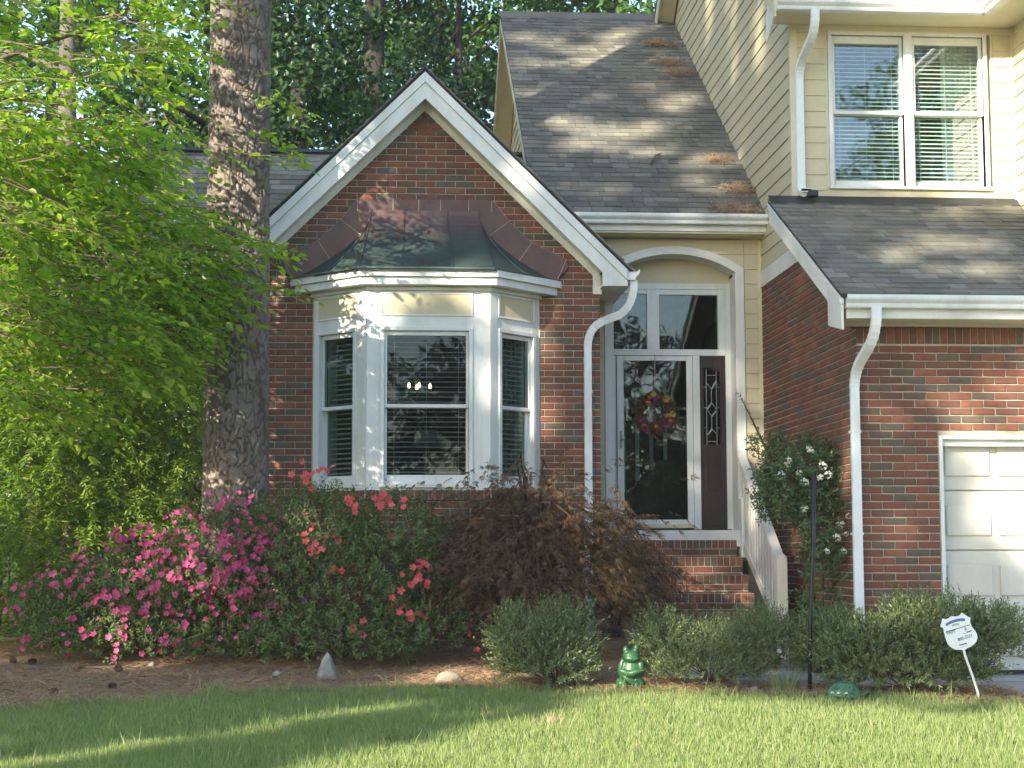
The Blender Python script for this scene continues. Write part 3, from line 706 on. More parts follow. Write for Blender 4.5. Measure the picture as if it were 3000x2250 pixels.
# brick steps
zst = 1.172; yst = 18.098
for i in range(7):
    y = yst-.28*i; z = zst-.182*i
    if z < 0: break
    mb = MB(); x0, x1 = 2.375, 3.66; mb.box(x0, x1, y, y+(.28 if i else .09)+.02, -.2, z); st = mb.build("brick_step", M['mortar'], house)
    fr = FRONT(y); brick_row(fr, x0+.003, x1-.003, z-.090, z-.003, st, .0675, i < 3)
    bricks(fr, [(x0, z-.182), (x1, z-.182), (x1, z-.098), (x0, z-.098)], st, z-.098-.0595, .07*i+.02)
    O2 = V3(0, y, z); # tread bricks
    tb = MB(); k = 0
    x = x0+.004
    while x < x1-.05:
        tb.box(x, x+.058, y+.004, y+.194, z-.004, z+.0035); x += .0675
    tb.build("tread_bricks", M['brickm'], st, 'stuff')
# stair railing on the right-hand side
rl = MB(); a = V3(3.735, YE-.06, 2.06); b = V3(3.735, 16.42, .985)
rl.bar(a, b, .095, .045); rail = rl.build("stair_railing", M['whiteold'], house, bev=.006)
mb = MB(); a2, b2 = V3(3.735, YE-.05, 1.18), V3(3.735, 16.45, .30); mb.bar(a2, b2, .045, .09); mb.build("bottom_rail", M['whiteold'], rail)
for i in range(13):
    t = (i+.6)/13.2; p = a.lerp(b, t); q = a2.lerp(b2, t); mb = MB(); mb.box(3.722, 3.746, p.y-.043, p.y+.043, q.z-.03, p.z-.02); mb.build("baluster", M['whiteold'], rail)
mb = MB(); mb.box(3.685, 3.785, 16.30, 16.40, -.05, .985); mb.add([(3.685,16.30,.986),(3.785,16.30,.986),(3.785,16.40,.986),(3.685,16.40,.986),(3.705,16.32,1.02),(3.765,16.32,1.02),(3.765,16.38,1.02),(3.705,16.38,1.02)], [(0,1,5,4),(1,2,6,5),(2,3,7,6),(3,0,4,7),(4,5,6,7)]); mb.build("newel_post", M['whiteold'], rail, bev=.004)
mb = MB(); mb.box(3.70, 3.77, YE-.16, YE-.032, .98, 1.62); mb.build("rail_bracket", M['whiteold'], rail, bev=.01)
# eave of the entry roof
mb = MB(); mb.box(1.7, 3.985, 17.885, 17.905, 4.47, 4.62); mb.build("eave_fascia", M['white'], house)
mb = MB(); mb.box(1.7, 3.985, 17.906, YE, 4.45, 4.468); mb.build("eave_soffit", M['creamtrim'], house)
gutter((1.65, 17.882, 4.535), (4.05, 17.882, 4.535), (0, -1, 0))
# entry roof
ESL = .684; R0 = V3(0, 17.80, 4.585)
rz = lambda y: R0.z+(y-R0.y)*ESL
XL = 1.5
mb = MB(); yr = 23.9
mb.prism([(XL, 17.80, rz(17.80)), (XS-.002, 17.80, rz(17.80)), (XS-.002, yr, rz(yr)), (XL, yr, rz(yr))], (0, .01, -.03)); er = mb.build("entry_roof", M['felt'], house)
ul = V3(0, 1, ESL).normalized(); un = V3(0, -ESL, 1).normalized(); LEN = (yr-17.80)/ul.y
# garage roof first takes the share of single shingles, since it shows larger
GSLP = .5; g0y, g0z = 13.93, 3.195
gu = V3(0, 1, GSLP).normalized(); gn = V3(0, -GSLP, 1).normalized(); GLEN = (YU-g0y)/gu.y
mb = MB(); mb.prism([(3.735, g0y, g0z), (9.2, g0y, g0z), (9.2, YU, g0z+(YU-g0y)*GSLP), (3.735, YU, g0z+(YU-g0y)*GSLP)], (0, 0, -.03)); gr = mb.build("garage_roof", M['felt'], house)
shingles((V3(3.73, g0y, g0z+.003), X_, gu, gn), [(0, 0), (2.75, 0), (2.75, GLEN), (0, GLEN)], gr, .143, 300)
shingles((V3(XL, 17.80, R0.z+.003), X_, ul, un), [(0, 0), (XS-XL, 0), (XS-XL, LEN), (0, LEN)], er, .143, 60)
mb = MB(); mb.prism([(XL-.01, yr-.16, rz(yr-.16)+.02), (XL-.01, yr, rz(yr)+.05), (XL-.01, yr+.16, rz(yr-.16)+.02), (XL-.01, yr, rz(yr)-.01)], (XS-XL, 0, 0)); mb.build("ridge_cap", M['shinglem'], er)
mb = MB(); mb.prism([(XL, yr+.01, rz(yr)-.01), (XS-.01, yr+.01, rz(yr)-.01), (XS-.01, 29.5, rz(yr)-ESL*(29.5-yr)), (XL, 29.5, rz(yr)-ESL*(29.5-yr))], (0, 0, -.03)); mb.build("entry_roof", M['felt'], house)
# left gable end of the entry roof: wall, boards, rake soffit and barge boards
XW = XL+.30
mb = MB(); gl = [(-18.3, 3.0), (-18.3, rz(18.3)-.06), (-yr, rz(yr)-.06), (-29.3, rz(yr)-ESL*(29.3-yr)-.06), (-29.3, 3.0)]
mb.prism([(XW, -u, z) for u, z in gl], (.08, 0, 0)); ge = mb.build("gable_end", M['creamtrim'], house)
siding(f4(LEFT(XW)), gl, ge, 4.6)
for s, ya, yb in ((1, 17.80, yr), (-1, yr, 29.5)):
    za, zb2 = rz(17.80) if s > 0 else rz(yr), rz(yr) if s > 0 else rz(yr)-ESL*(29.5-yr)
    mb = MB(); mb.prism([(XL+.001, ya, za-.034), (XL+.001, yb, zb2-.034), (XL+.001, yb, zb2-.20), (XL+.001, ya, za-.20)], (.022, 0, 0)); mb.build("barge_board", M['creamtrim'], house)
    mb = MB(); mb.prism([(XL+.024, ya, za-.11), (XL+.024, yb, zb2-.11), (XW-.02, yb, zb2-.11), (XW-.02, ya, za-.11)], (0, 0, .012)); mb.build("rake_soffit", M['creamtrim'], house)
# ---------------------------------------------------------------- two-storey part: left wall
mb = MB(); lw = [(-16.66, -.3), (-26, -.3), (-26, 7.2), (-21.5, 10.0), (-16.66, 6.7)]
mb.prism([(XS, -u, z) for u, z in lw], (.08, 0, 0)); lwall = mb.build("side_wall", M['creamtrim'], house)
fl_ = LEFT(XS)
siding(f4(fl_), [(-24.0, 4.085), (-16.70, 4.085), (-16.70, 6.62), (-21.5, 9.95), (-24.0, 8.2)], lwall, 4.092, .163)
siding(f4(fl_), [(-16.695, 4.085), (-15.82, 4.085), (-16.695, 4.50)], lwall, 4.092, .163)
mb = MB(); mb.box(XS-.022, XS-.001, YU-.002, YU+.045, 4.53, 6.37); mb.box(XS-.022, XS+.05, YU-.022, YU-.003, 4.55, 6.37); mb.build("corner_board", M['creamtrim'], lwall)
mb = MB(); mb.prism([(XS-.024, 15.56, 3.905), (XS-.024, 18.172, 3.905), (XS-.024, 18.172, 4.083), (XS-.024, 15.90, 4.083)], (.023, 0, 0)); mb.build("frieze_board", M['white'], lwall)
# garage side wall of brick
zg = lambda y: g0z+(y-g0y)*GSLP
mb = MB(); sr_ = [(-14.452, -.3), (-14.452, zg(14.45)-.10), (-15.85, 3.903), (-18.195, 3.903), (-18.195, -.3)]
mb.prism([(XS+.001, -u, z) for u, z in sr_], (.08, 0, 0)); gs = mb.build("garage_side_wall", M['mortar'], house)
bricks((V3(XS+.001, 0, 0), -Y_, -X_), sr_, gs, qz, .05)
# garage eave: rake board, gutter, fascia, soffit, frieze
for o0, o1, x0, x1, nm in ((.034, .09, 3.722, 3.760, "rake_moulding"), (.091, .235, 3.742, 3.765, "rake_board")):
    mb = MB(); mb.prism([(x0, 13.95, zg(13.95)-o0), (x0, YU-.01, zg(YU)-o0), (x0, YU-.01, zg(YU)-o1), (x0, 13.95, zg(13.95)-o1)] if nm != "rake_board" else [(x0, 13.98, zg(13.98)-o0), (x0, YU-.01, zg(YU)-o0), (x0, YU-.01, zg(YU)-o1), (x0, 14.42, zg(14.42)-o1), (x0, 14.42, 2.99), (x0, 13.98, 2.90)], (x1-x0, 0, 0)); mb.build(nm, M['whiteold'], house, bev=.003)
mb = MB(); mb.prism([(3.766, 14.05, zg(14.05)-.12), (3.766, YU-.02, zg(YU)-.12), (XS, YU-.02, zg(YU)-.12), (XS, 14.05, zg(14.05)-.12)], (0, 0, .01)); mb.build("rake_soffit", M['creamtrim'], house)
mb = MB(); mb.box(3.80, 9.2, 14.03, 14.05, 3.005, 3.165); mb.build("eave_fascia", M['white'], house)
mb = MB(); mb.box(3.80, 9.2, 14.051, YQ, 3.0, 3.004); mb.build("eave_soffit", M['creamtrim'], house)
mb = MB(); mb.box(4.0, 9.2, YQ-.025, YQ-.001, 2.987, 2.999); mb.box(4.0, 9.2, YQ-.018, YQ+.05, 2.95+.037, 2.9985); mb.build("frieze_board", M['creamtrim'], house)
mb = MB(); mb.box(3.80, 9.2, 14.36, 14.432, 2.986, 2.9995); mb.build("frieze_board", M['creamtrim'], house)
gutter((3.78, 14.027, 3.085), (9.2, 14.027, 3.085), (0, -1, 0))
# flashing where the garage roof meets the wall
mb = MB(); mb.prism([(3.73, YU-.16, zg(YU-.16)+.018), (9.2, YU-.16, zg(YU-.16)+.018), (9.2, YU-.024, zg(YU)+.04), (3.73, YU-.024, zg(YU)+.04)], (0, 0, .006)); mb.build("roof_flashing", M['flash'], gr)
# garage door with recessed opening
mb = MB(); mb.box(4.702, 4.735, YQ-.006, YQ+.16, 0, 2.045); mb.box(4.736, 9.2, YQ-.006, YQ+.05, 2.012, 2.046); mb.box(4.736, 9.2, YQ+.051, YQ+.16, 1.955, 2.046); mb.build("door_trim", M['white'], house, bev=.003)
gd = MB(); gd.box(4.737, 8.6, YQ+.20, YQ+.22, 0.01, 2.1); gdo = gd.build("garage_door", M['doorpaint'], house)
for i in range(4):
    z0 = .02+.52*i
    mb = MB(); mb.box(4.738, 8.6, YQ+.17, YQ+.199, z0, z0+.507); sec = mb.build("door_section", M['doorpaint'], gdo, bev=.006)
for i in range(4):
    z0 = .02+.52*i
    for k in range(2):
        x = 4.80+k*.47; mb = MB(); mb.box(x, x+.40, YQ+.148, YQ+.1695, z0+.12, z0+.39); mb.build("door_panel", M['doorpaint'], gdo, bev=.014)
mb = MB(); mb.box(4.737, 8.6, YQ+.15, YQ+.22, -.005, .018); mb.build("bottom_seal", M['black'], gdo)
# ---------------------------------------------------------------- upper front wall, wing, window
fu = FRONT(YU)
mb = MB(); mb.box(XS, 4.37, YU, YU+.1, 3.9, 6.45); mb.box(6.06, 6.3, YU, YU+.1, 3.9, 6.45); mb.box(4.37, 6.06, YU, YU+.1, 6.30, 6.45); mb.box(4.37, 6.06, YU, YU+.1, 3.9, 4.70); uw = mb.build("upper_wall", M['creamtrim'], house)
zU = 4.66-.163*4
for a, b, z0, z1 in ((4.052, 4.335, 4.56, 6.30), (6.085, 6.262, 4.56, 6.30), (4.335, 6.085, 4.56, 4.658)):
    siding(f4(fu), [(a, z0), (b, z0), (b, z1), (a, z1)], uw, zU)
mb = MB(); mb.box(4.0, 6.28, YU-.02, YU-.001, 6.302, 6.369); mb.box(6.262, 6.288, YU-.02, YU-.001, 4.56, 6.30); mb.build("trim_board", M['creamtrim'], uw)
uwin = MB(); uwin.fbox(fu, 5.165, 5.225, -.05, .03, 4.70, 6.295); uwp = uwin.build("upper_window", M['white'], house, bev=.003)
for g0, g1 in ((4.446, 5.116), (5.275, 5.943)):
    dh_window(fu, 1, g0, g1, (4.712, 4.778, 5.475, 6.191, 6.31), True, uwp, .075, 'glassup', pitch=.043, tilt=29)
mb = MB(); k = 28; V = []; 
for i in range(k+1): x = 5.60+.40*i/k; y = YU+.21+.03*math.sin(i*1.55)+.01*math.sin(i*.7); V += [(x, y, 4.5), (x, y, 6.4)]
mb.add(V, [(2*i, 2*i+2, 2*i+3, 2*i+1) for i in range(k)]); mb.build("curtain", M['curtain'], uwp, smooth=True)
mb = MB(); k = 28; V = []
for i in range(k+1): x = 1.06+.34*i/k; y = 17.45-.2*(1.06+.34*i/k-1.06)+.55*(x-1.06)+.02*math.sin(i*1.55); V += [(x, y, 1.75), (x, y, 3.3)]
mb.add(V, [(2*i, 2*i+2, 2*i+3, 2*i+1) for i in range(k)]); mb.build("curtain", M['curtain'], bayp, smooth=True)
mb = MB(); mb.box(4.1, 6.25, YU+.102, 20.0, 4.2, 6.42); mb.f = [f[::-1] for f in mb.f if f != (0,1,5,4)]; mb.build("bedroom", M['bedroom'], house)
# wing to the right
mb = MB(); mb.box(6.29, 9.5, 14.9, 24, 3.2, 6.45); wing = mb.build("wing_wall", M['creamtrim'], house)
siding(f4(LEFT(6.289)), [(-16.63, 4.55), (-14.95, 3.75), (-14.95, 6.30), (-16.63, 6.30)], wing, zU)
mb = MB(); mb.box(6.262, 6.288, YU-.05, YU-.021, 4.56, 6.36); mb.build("corner_board", M['creamtrim'], wing)
# eaves of the upper roof
mb = MB(); mb.box(3.74, 5.92, 16.16, 16.18, 6.345, 6.50); mb.box(5.90, 5.92, 14.4, 16.159, 6.345, 6.50); mb.build("eave_fascia", M['white'], house)
mb = MB(); mb.box(3.74, 6.29, 16.181, YU, 6.371, 6.389); mb.box(5.921, 6.289, 14.4, 16.18, 6.372, 6.388); mb.build("eave_soffit", M['creamtrim'], house)
gutter((3.73, 16.157, 6.345), (5.80, 16.157, 6.345), (0, -1, 0)); gutter((5.897, 14.3, 6.345), (5.897, 16.15, 6.345), (-1, 0, 0))
USL = .684
mb = MB(); mb.prism([(3.70, 16.13, 6.49), (9.5, 16.13, 6.49), (9.5, 21.5, 6.49+USL*5.37), (3.70, 21.5, 6.49+USL*5.37)], (0, 0, .03)); ur = mb.build("upper_roof", M['shinglem'], house)
shingles((V3(3.70, 16.13, 6.523), X_, V3(0, 1, USL).normalized(), V3(0, -USL, 1).normalized()), [(0, 0), (2.2, 0), (2.2, .9), (0, .9)], ur)
mb = MB(); mb.prism([(3.70, 21.51, 6.49+USL*5.37), (9.5, 21.51, 6.49+USL*5.37), (9.5, 27, 6.49), (3.70, 27, 6.49)], (0, 0, .03)); mb.build("upper_roof", M['shinglem'], house)
mb = MB(); mb.prism([(5.88, 14.2, 6.49), (5.88, 16.3, 6.49), (7.9, 16.3, 8.3), (7.9, 14.2, 8.3)], (0, 0, .03)); mb.build("wing_roof", M['shinglem'], house)
for ya, yb, za, zb2 in ((16.14, 21.5, 6.49, 6.49+USL*5.36), (21.51, 27, 6.49+USL*5.36, 6.49)):
    mb = MB(); mb.prism([(3.715, ya, za-.004), (3.715, yb, zb2-.004), (3.715, yb, zb2-.20), (3.715, ya, za-.20)], (.02, 0, 0)); mb.build("barge_board", M['creamtrim'], house)
    mb = MB(); mb.prism([(3.736, ya, za-.10), (3.736, yb, zb2-.10), (XS-.02, yb, zb2-.10), (XS-.02, ya, za-.10)], (0, 0, .012)); mb.build("rake_soffit", M['creamtrim'], house)
mb = MB(); mb.prism([(3.736, 16.182, 6.37), (3.736, 16.182, 6.49), (3.736, 16.50, 6.62), (3.736, 16.62, 6.40), (3.736, 16.62, 6.15)], (.02, 0, 0)); mb.build("eave_return", M['whiteold'], house)
# downspouts
downspout([(4.11, 16.10, 6.35)]+arc((4.11, 16.10, 6.30), (4.11, 16.10, 6.13), (4.09, 16.30, 6.05))+arc((4.075, 16.42, 5.99), (4.063, 16.58, 5.93), (4.063, 16.60, 5.80))+[(4.063, 16.60, 4.68), (4.068, 16.57, 4.63), (4.09, 16.50, 4.605)])
mb = MB(); mb.box(4.10, 4.20, 16.45, 16.55, 4.565, 4.625); mb.build("splash_outlet", M['black'], house, bev=.006)
downspout([(4.035, 13.955, 3.09)]+arc((4.035, 13.955, 3.06), (4.035, 13.955, 2.87), (4.0, 14.10, 2.76))+arc((3.975, 14.22, 2.68), (3.955, 14.395, 2.58), (3.955, 14.395, 2.45))+[(3.955, 14.395, .02)])
downspout([(2.445, 17.20, 3.82)]+arc((2.445, 17.20, 3.80), (2.445, 17.20, 3.55), (2.30, 17.26, 3.47))+arc((2.14, 17.30, 3.41), (1.985, 17.345, 3.34), (1.985, 17.35, 3.15))+[(1.985, 17.35, .18)])
# small vent at the foot of the gable wall, porch base left of the steps
mb = MB(); mb.box(2.0, 2.37, YE-.3, YE-.001, -.2, 1.09); pb = mb.build("porch_base", M['mortar'], house)
bricks(FRONT(YE-.3), [(2.0, -.2), (2.37, -.2), (2.37, 1.09), (2.0, 1.09)], pb, 0, .1)
# ================================================================== GROUND
EDX = [-60, -9, -4.5, -2.85, -1.45, -.9, -.14, .7, 1.75, 2.6, 3.4, 4.55, 4.9]
EDY = [11.5, 11.5, 12.2, 12.75, 13.40, 13.62, 13.85, 13.80, 13.52, 13.30, 13.07, 12.66, 12.6]
def edge(x): return np.interp(x, EDX, EDY)+.03*np.sin(np.asarray(x)*7.1)+.02*np.sin(np.asarray(x)*17.3)
def gh(x, y):
    x, y = np.asarray(x, float), np.asarray(y, float)
    low = -.55+.0346*np.minimum(y, 13.9)
    bed = np.clip(y-13.9, 0, 3.5)*.057*np.clip((4.6-x)/2.0, .25, 1)
    back = np.clip(y-17.4, 0, 200)*.012
    bump = .012*np.sin(x*3.1+y*1.7)*np.sin(y*2.3-x*.9)*(y > 9)
    return np.maximum(low, -1.6)+bed+back+bump*(np.clip((4.3-x)/1.0, 0, 1))
def sheet(name, xs, ys, mat, off=0, mask=None, kind='structure', parent=None):
    xs, ys = np.asarray(xs, float), np.asarray(ys, float)
    X, Y = np.meshgrid(xs, ys); Z = gh(X, Y)+off
    V = np.stack([X, Y, Z], -1).reshape(-1, 3); nx, ny = len(xs), len(ys)
    i = np.arange((ny-1)*(nx-1)); r, c = i//(nx-1), i % (nx-1); a = r*nx+c
    F = np.stack([a, a+1, a+nx+1, a+nx], 1)
    if mask is not None: F = F[mask((X[r, c]+X[r, c+1])/2, (Y[r, c]+Y[r+1, c])/2)]
    me = np_mesh(name, V, [F], mat, True); return link(name, me, parent, True, kind)
def m_ground(name, cols, scale, bstr=.6):
    m, t = new_mat(name); n = noise(t, scale, 8, .7); c = ramp(t, cols); t.links.new(n, c.inputs[0])
    finish(t, c.outputs[0], .95, noise(t, scale*7, 6, .75), bstr, .02, .1); return m
M['soil'] = m_ground("lawn_soil", [(.035,.045,.018), (.06,.085,.028), (.05,.05,.028)], 3)
M['mulch'] = m_ground("pine_straw_bed", [(.12,.08,.055), (.27,.175,.11), (.36,.25,.165), (.16,.105,.072)], 6)
M['forest'] = m_ground("leaf_litter", [(.05,.04,.025), (.10,.08,.045), (.05,.06,.025)], 1)
far = np.concatenate([np.linspace(-900, -30, 8), np.linspace(-24, -5, 10), np.linspace(-4.5, 5.5, 81), np.linspace(6.5, 24, 10), np.linspace(30, 900, 8)])
yy = np.concatenate([np.linspace(-900, -40, 8), np.linspace(-35, 8, 14), np.linspace(8.5, 19, 80), np.linspace(20, 40, 11), np.linspace(50, 1500, 10)])
lawn = sheet("lawn", far, yy, M['soil'])
bx = np.linspace(-9, 4.9, 280); 
rows = 70; V = []; 
for k in range(rows+1):
    t = k/rows; ye = edge(bx)+.0; y = ye+(18.6-ye)*t**1.6
    V.append(np.stack([bx, y, gh(bx, y)+.006+.02*min(t*8, 1)*(.6+.4*np.sin(bx*5+y*4))], 1))
V = np.concatenate(V); nx = len(bx); i = np.arange(rows*(nx-1)); a = i//(nx-1)*nx+i % (nx-1)
link("mulch_bed", np_mesh("mulch_bed", V, [np.stack([a, a+1, a+nx+1, a+nx], 1)], M['mulch'], True), None, True, 'structure')
mb = MB()   # driveway and walk
dv = [(y, float(gh(6, y))) for y in np.linspace(-8, 14.2, 24)]
for (y0, z0), (y1, z1) in zip(dv, dv[1:]):
    z0 = -.55+.0346*min(y0, 13.9)+.02; z1 = -.55+.0346*min(y1, 13.9)+.02
    mb.add([(4.92, y0, z0), (9.5, y0, z0), (9.5, y1, z1), (4.92, y1, z1)], [(0,1,2,3)])
    mb.add([(4.92, y0, z0), (4.92, y1, z1), (4.92, y1, z1-.12), (4.92, y0, z0-.12)], [(0,1,2,3)])
mb.add([(4.71, 14.2, -.045), (9.5, 14.2, -.045), (9.5, 14.8, -.004), (4.71, 14.8, -.004)], [(0,1,2,3)])
mb.build("driveway", M['concrete'], None, 'structure')
mb = MB()
def slab(x0, x1, y0, y1):
    z = lambda x, y: max(float(gh(x, y)), -.10)+.035
    P = [(x0, y0), (x1, y0), (x1, y1), (x0, y1)]
    top = [(x, y, z(x, y)) for x, y in P]; bot = [(x, y, z(x, y)-.12) for x, y in P]
    mb.add(top+bot, [(0,1,2,3)]+[(i, 4+i, 4+(i+1) % 4, (i+1) % 4) for i in range(4)])
for y in (15.45, 14.75, 14.05): slab(2.45, 3.68, y, y+.685)
for x in (3.70, 4.31): slab(x, x+.6, 13.78, 14.40)
mb.build("walkway", M['concrete'], None, 'structure')
# ------------------------------------------------------------------ grass blades
M['grass'] = m_leaf("grass_blade", [(.17,.235,.085), (.23,.295,.110), (.28,.325,.125), (.19,.255,.10), (.38,.36,.21)], .45, .45, .3, tcol=1.6)
n = 230000
y = 9.0+(14.1-9.0)*RNG.random(n)**1.15; x = (-.26*y-1.0)+(.66*y+1.9)*RNG.random(n)
keep = (y < edge(x)+.05*RNG.normal(size=n)) & (x < 4.9) & (x > -5.5); x, y = x[keep], y[keep]; n = len(x)
P = np.stack([x, y, gh(x, y)-.004], 1)
lean = rvec(n)*np.array([1, 1, 0])*(.28+.35*RNG.random((n, 1))); D = lean+np.array([0, 0, 1.0])
Nn = rvec(n)*np.array([1, 1, .1])
gq0 = RNG.random((64, 64)); pat = .6*vn_(gq0, x*1.3+20, y*1.8+20)+.4*vn_(gq0, x*4+20, y*5+20)
thin = pat > .10+.10*RNG.random(n); P, D, Nn, x, y, pat = P[thin], D[thin], Nn[thin], x[thin], y[thin], pat[thin]; n = len(P)
L = .030+.036*RNG.random(n)+.045*pat; tall = RNG.random(n) > .988; L = np.where(tall, L*2.0, L); L = np.where(y > edge(x)-.12, L*1.35, L)
o = link("grass", leaves("grass", P, D, Nn, L, .0065+.0035*RNG.random(n), M['grass'], 'strip'), None, True, 'stuff')
# ------------------------------------------------------------------ pine straw, fallen petals
M['twig'] = m_plain("brown_twig", (.14,.10,.07), .9, .1)
M['straw'] = m_leaf("pine_straw", [(.50,.31,.18), (.40,.23,.125), (.60,.42,.27), (.28,.165,.10), (.54,.37,.23)], .15, .7, .2, tcol=1.0)
n = 60000
x = -5.5+10.4*RNG.random(n); e_ = edge(x); y = e_-.06+(17.2-e_)*RNG.random(n)**1.5
keep = ~((x > 2.42) & (y > 14.0) & (x < 3.75)) & ~((x > 3.6) & (y > 13.75)); x, y = x[keep], y[keep]; n = len(x)
hp = .03*np.clip(np.sin(x*4.2+np.sin(y*5))*np.sin(y*6+x), 0, 1)
P = np.stack([x, y, gh(x, y)+.012+.022*RNG.random(n)+hp], 1); th = RNG.random(n)*2*np.pi
D = np.stack([np.cos(th), np.sin(th), RNG.normal(size=n)*.16], 1); Nn = rvec(n)*.5+np.array([0, 0, 1.])
link("pine_straw", leaves("pine_straw", P, D, Nn, .09+.13*RNG.random(n), .0035+.002*RNG.random(n), M['straw'], 'strip'), None, True, 'stuff')

M['litter'] = m_leaf("fallen_leaf", [(.30,.17,.08), (.42,.28,.15), (.20,.12,.07), (.34,.25,.10), (.48,.36,.22)], .15, .7, .2, tcol=1.0)
n = 520; x = -4.2+9*RNG.random(n); y = edge(x)-1.6+4.2*RNG.random(n)**.8; k = (y > 9.8) & ((y > edge(x)) | (RNG.random(n) < .12)); x, y = x[k], y[k]; n = len(x)
P = np.stack([x, y, gh(x, y)+np.where(y > edge(x), .035, .06)], 1)
link("fallen_leaves", leaves("fallen_leaves", P, rvec(n)*np.array([1, 1, .25]), rvec(n)*.5+np.array([0, 0, 1.]), .035+.045*RNG.random(n), .026, M['litter']), None, True, 'stuff')
n = 420; x = -3.4+6.4*RNG.random(n); y = edge(x)-.1+2.0*RNG.random(n); P = np.stack([x, y, gh(x, y)+.03], 1); th = RNG.random(n)*6.28
link("fallen_twigs", leaves("fallen_twigs", P, np.stack([np.cos(th), np.sin(th), .15*RNG.normal(size=n)], 1), rvec(n), .10+.16*RNG.random(n), .008, M['twig'], 'strip'), None, True, 'stuff')

# ================================================================== TREES
def m_bark(name, a, b, c, attr=True, scale=6):
    m, t = new_mat(name); n = noise(t, scale, 6, .65, 'Object', (1, 1, .35)); col = mix_rgb(t, a, b, maprange(t, n, .38, .66, 0, 1))
    n2 = noise(t, scale*5, 5, .7); col = mix_rgb(t, col, tuple(x*.55 for x in a), maprange(t, n2, .5, .75, 0, .8))
    if attr:
        at = N(t, "ShaderNodeAttribute", attribute_name="crack"); col = mix_rgb(t, c, col, at.outputs['Fac'])
    finish(t, col, .95, n2, 1.0, .02, .1); return m
M['pinebark'] = m_bark("pine_bark", (.30,.245,.205), (.20,.165,.14), (.10,.078,.064))
M['bark'] = m_bark("grey_bark", (.17,.145,.12), (.10,.085,.07), (0,0,0), False, 4)
M['darkbark'] = m_bark("dark_bark", (.055,.047,.040), (.035,.03,.026), (0,0,0), False, 3)
GREENS = dict(
 beech=m_leaf("beech_leaf", [(.16,.26,.018), (.24,.33,.024), (.085,.17,.018), (.32,.39,.04), (.12,.21,.02), (.22,.30,.05), (.10,.19,.02)], .55, .40, .4, tcol=2.0),
 wood=m_leaf("woodland_leaf", [(0.036,0.096,0.022), (0.060,0.138,0.026), (0.029,0.074,0.022), (0.096,0.180,0.036)], .38, .5, .3, tcol=1.5),
 dark=m_leaf("evergreen_leaf", [(.018,.045,.016), (.030,.065,.020), (.022,.055,.02), (.05,.09,.025)], .25, .4, .4),
 cypress=m_leaf("cypress_spray", [(0.146,0.232,0.037), (0.207,0.293,0.049), (0.104,0.183,0.032), (0.281,0.354,0.061)], .45, .55, .3, tcol=1.5),
 azalea=m_leaf("azalea_leaf", [(.080,.13,.040), (.11,.17,.050), (.06,.105,.034), (.15,.205,.062), (.18,.20,.07)], .3, .42, .4),
 maple=m_leaf("laceleaf_maple_leaf", [(.105,.062,.036), (.14,.085,.048), (.08,.048,.032), (.18,.115,.062), (.095,.072,.036)], .35, .5, .3, tcol=1.5),
 box=m_leaf("boxwood_leaf", [(.12,.17,.080), (.16,.21,.090), (.09,.135,.062), (.24,.27,.11), (.13,.175,.075)], .3, .45, .4),
 vine=m_leaf("glossy_leaf", [(.065,.12,.045), (.095,.155,.058), (.05,.095,.038), (.15,.205,.075)], .28, .3, .5),
)
